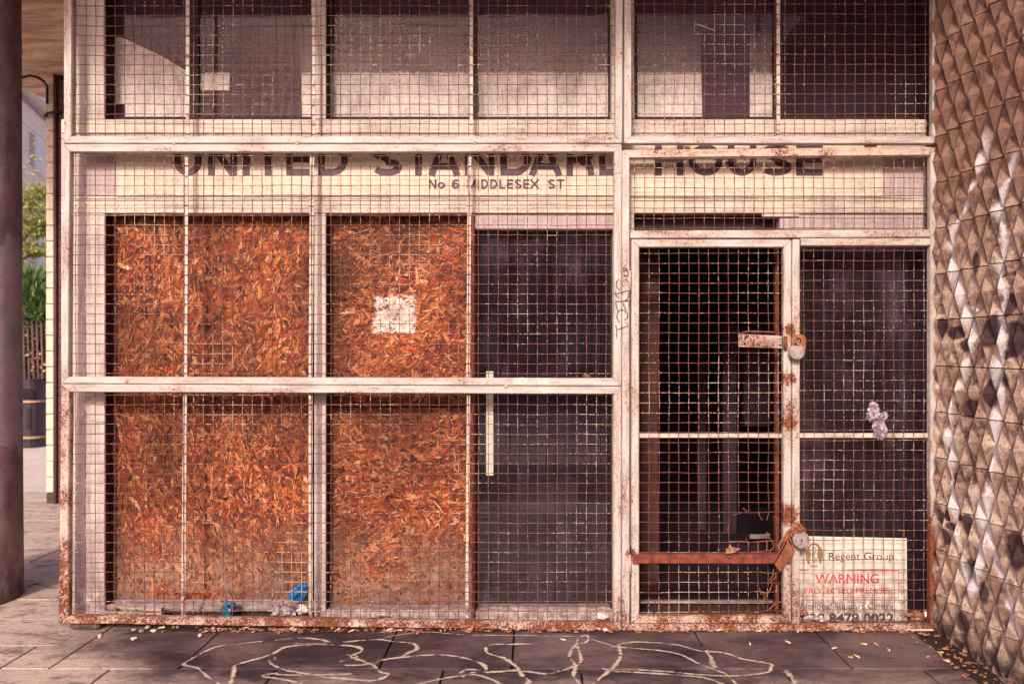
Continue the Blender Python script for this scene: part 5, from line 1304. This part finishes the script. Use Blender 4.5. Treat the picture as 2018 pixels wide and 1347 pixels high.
for (px, py, kind, lab) in ((278, 1245, 'p', 'larger curled white paper scrap just right of the concrete block'), (197, 1254, 'p', 'small pale paper scrap nearest the concrete block, out on the slab'), (263, 1260, 'p', 'tiny white paper scrap furthest out on the left slab'),
        (394, 1253, 'p', 'tiny white paper scrap by the slab joint where the drawn lines begin'), (302, 1244, 'p', 'tan paper scrap between the curled white one and the brown leaf'), (322, 1244, 'l', 'brown leaf lying near the small foot under the lower left grille'),
        (420, 1240, 'p', 'left one of two touching paper scraps under the blue wrapper grille'), (432, 1240, 'p', 'right one of two touching paper scraps under the blue wrapper grille')):
    c = G(px, py)
    if kind == 'p': drop('paper_scrap', RL.choice(pmes), c.x, c.y, .006, lab, 'paper', 'paper scraps on the left paving', 1.0)
    else: drop('leaf', RL.choice(lmes), c.x, c.y, .008, lab, 'leaf', None, .9)
for (px, py, lab) in ((1478, 1269, 'cigarette butt below the gate, above the tip of the drawn loop'), (1553, 1266, 'cigarette butt on the paving straight below the gate post'), (1676, 1296, 'left one of a close pair of cigarette butts below the sign'),
        (1689, 1294, 'right one of a close pair of cigarette butts below the sign'), (1727, 1270, 'right one of two cigarette butts level with each other below the sign'), (1703, 1270, 'left one of two cigarette butts level with each other below the sign'),
        (1829, 1295, 'lone cigarette butt nearest the tiled wall on the open paving'), (1644, 1278, 'cigarette butt lying on the slab joint below the sign'), (1751, 1281, 'cigarette butt below the right hand edge of the sign'), (1110, 1261, 'cigarette butt among the drawn lines below the dark window')):
    c = G(px, py); drop('cigarette_butt', bme, c.x, c.y, .005, lab, 'cigarette butt', 'cigarette butts on the right paving', 1.1)
m = MB(); c0 = G(1793, 1247); m.box((c0.x, c0.y - .012, .016), (c0.x + .115, c0.y + .002, .022), .001); o = m.build('lolly_stick', M['cig']); props(o, 'flat white paper stick lying in the dirt by the right corner', 'stick')
cm = MB(); RC = random.Random(77)
for i in range(520):
    if i < 430: x = RC.uniform(-1.7, 2.0); y = RC.gauss(-0.022, 0.022); zz = 0.006
    else: y = -0.03 - RC.random() * 1.4; x = 1.975 + RC.gauss(0, .04); zz = 0.012
    a = RC.uniform(0, 6.28); l = RC.uniform(.002, .016) ** 1.0; w = l * RC.uniform(.15, .8); ca, sa = math.cos(a), math.sin(a); h = RC.uniform(.002, .006)
    vs = [(x + u * ca - v * sa, y + u * sa + v * ca, zz + q) for q in (0, h) for u, v in ((-l, -w), (l, -w * .6), (l * .8, w), (-l * .9, w * .7))]
    cm.add(vs, [(3, 2, 1, 0), (4, 5, 6, 7), (0, 1, 5, 4), (1, 2, 6, 5), (2, 3, 7, 6), (3, 0, 4, 7)], RC.choice([0, 1, 1, 1, 2, 3]))
o = cm.build('litter', [M['leafdead'], M['dark_debris'], M['paper'], M['card']]); props(o, 'crumbs of leaf, paper and tobacco strewn along the foot of the grilles and wall', 'litter', None, 'stuff')
# debris behind right panel bottom
crumple('leaf', 1806, 1213, 0.03, 0.045, 0.020, 'leafdead', 'big russet dead leaf heap behind the mesh right of the warning sign', 'leaf', 31, amp=.5, sy=.02)
crumple('plastic_cup', 1828, 1208, 0.03, 0.020, 0.022, 'paper', 'crushed pale cup between the leaf heap and the right hand post', 'cup', 33, amp=.35, sy=.02)
crumple('plastic_bag', 1600, 1217, 0.025, 0.042, 0.014, 'greybag', 'flattened grey bag lying against the foot of the warning sign', 'plastic bag', 35, amp=.5, sy=.02)
crumple('paper_scrap', 1619, 1219, 0.015, 0.016, 0.015, 'paper', 'balled white tissue against the foot of the warning sign', 'tissue', 37, amp=.5, sy=.02)
crumple('leaf', 1583, 1206, 0.025, 0.024, 0.012, 'leafdead', 'brown dead leaf above the grey bag at the left edge of the warning sign', 'leaf', 39, amp=.7, sy=.015)
crumple('paper_scrap', 1187, 1213, 0.02, 0.030, 0.020, 'paper', 'crumpled white tissue behind the mesh at the bottom right of the dark window', 'tissue', 41, amp=.5, sy=.02)
crumple('leaf', 758, 1216, 0.03, 0.030, 0.008, 'dark_debris', 'dark rotten leaf on the white sill below the right chipboard', 'leaf', 43, amp=.7, sy=.02)
o = strip_mound([(W(1575, 0).x + i * .02, 0.01, W(0, 1226).z) for i in range(33)], 0.02, 0.010, M['dark_debris'], 'dirt', seed=9); o['kind'] = 'stuff'; o['label'] = 'rotting leaf crumbs on the rail below the warning sign'; o['category'] = 'dirt'
o = strip_mound([(W(470, 0).x + i * .02, 0.02, W(0, 1216).z - .0) for i in range(20)], 0.02, 0.008, M['dark_debris'], 'dirt', seed=4); o['kind'] = 'stuff'; o['label'] = 'dark crumbs of litter on the rail left of the white mullion'; o['category'] = 'dirt'
# string hanging on the left board
m = MB(); m.tube([W(163, 812, .085), W(160, 830, .085), W(157, 856, .085)], .0035, 6); m.tube([W(163, 812, .085), W(175, 824, .085), W(190, 829, .085), W(204, 829, .085)], .0018, 5)
o = m.build('cord', M['cig'], None, True); props(o, 'short pale cord knotted to a nail on the left white board', 'cord')
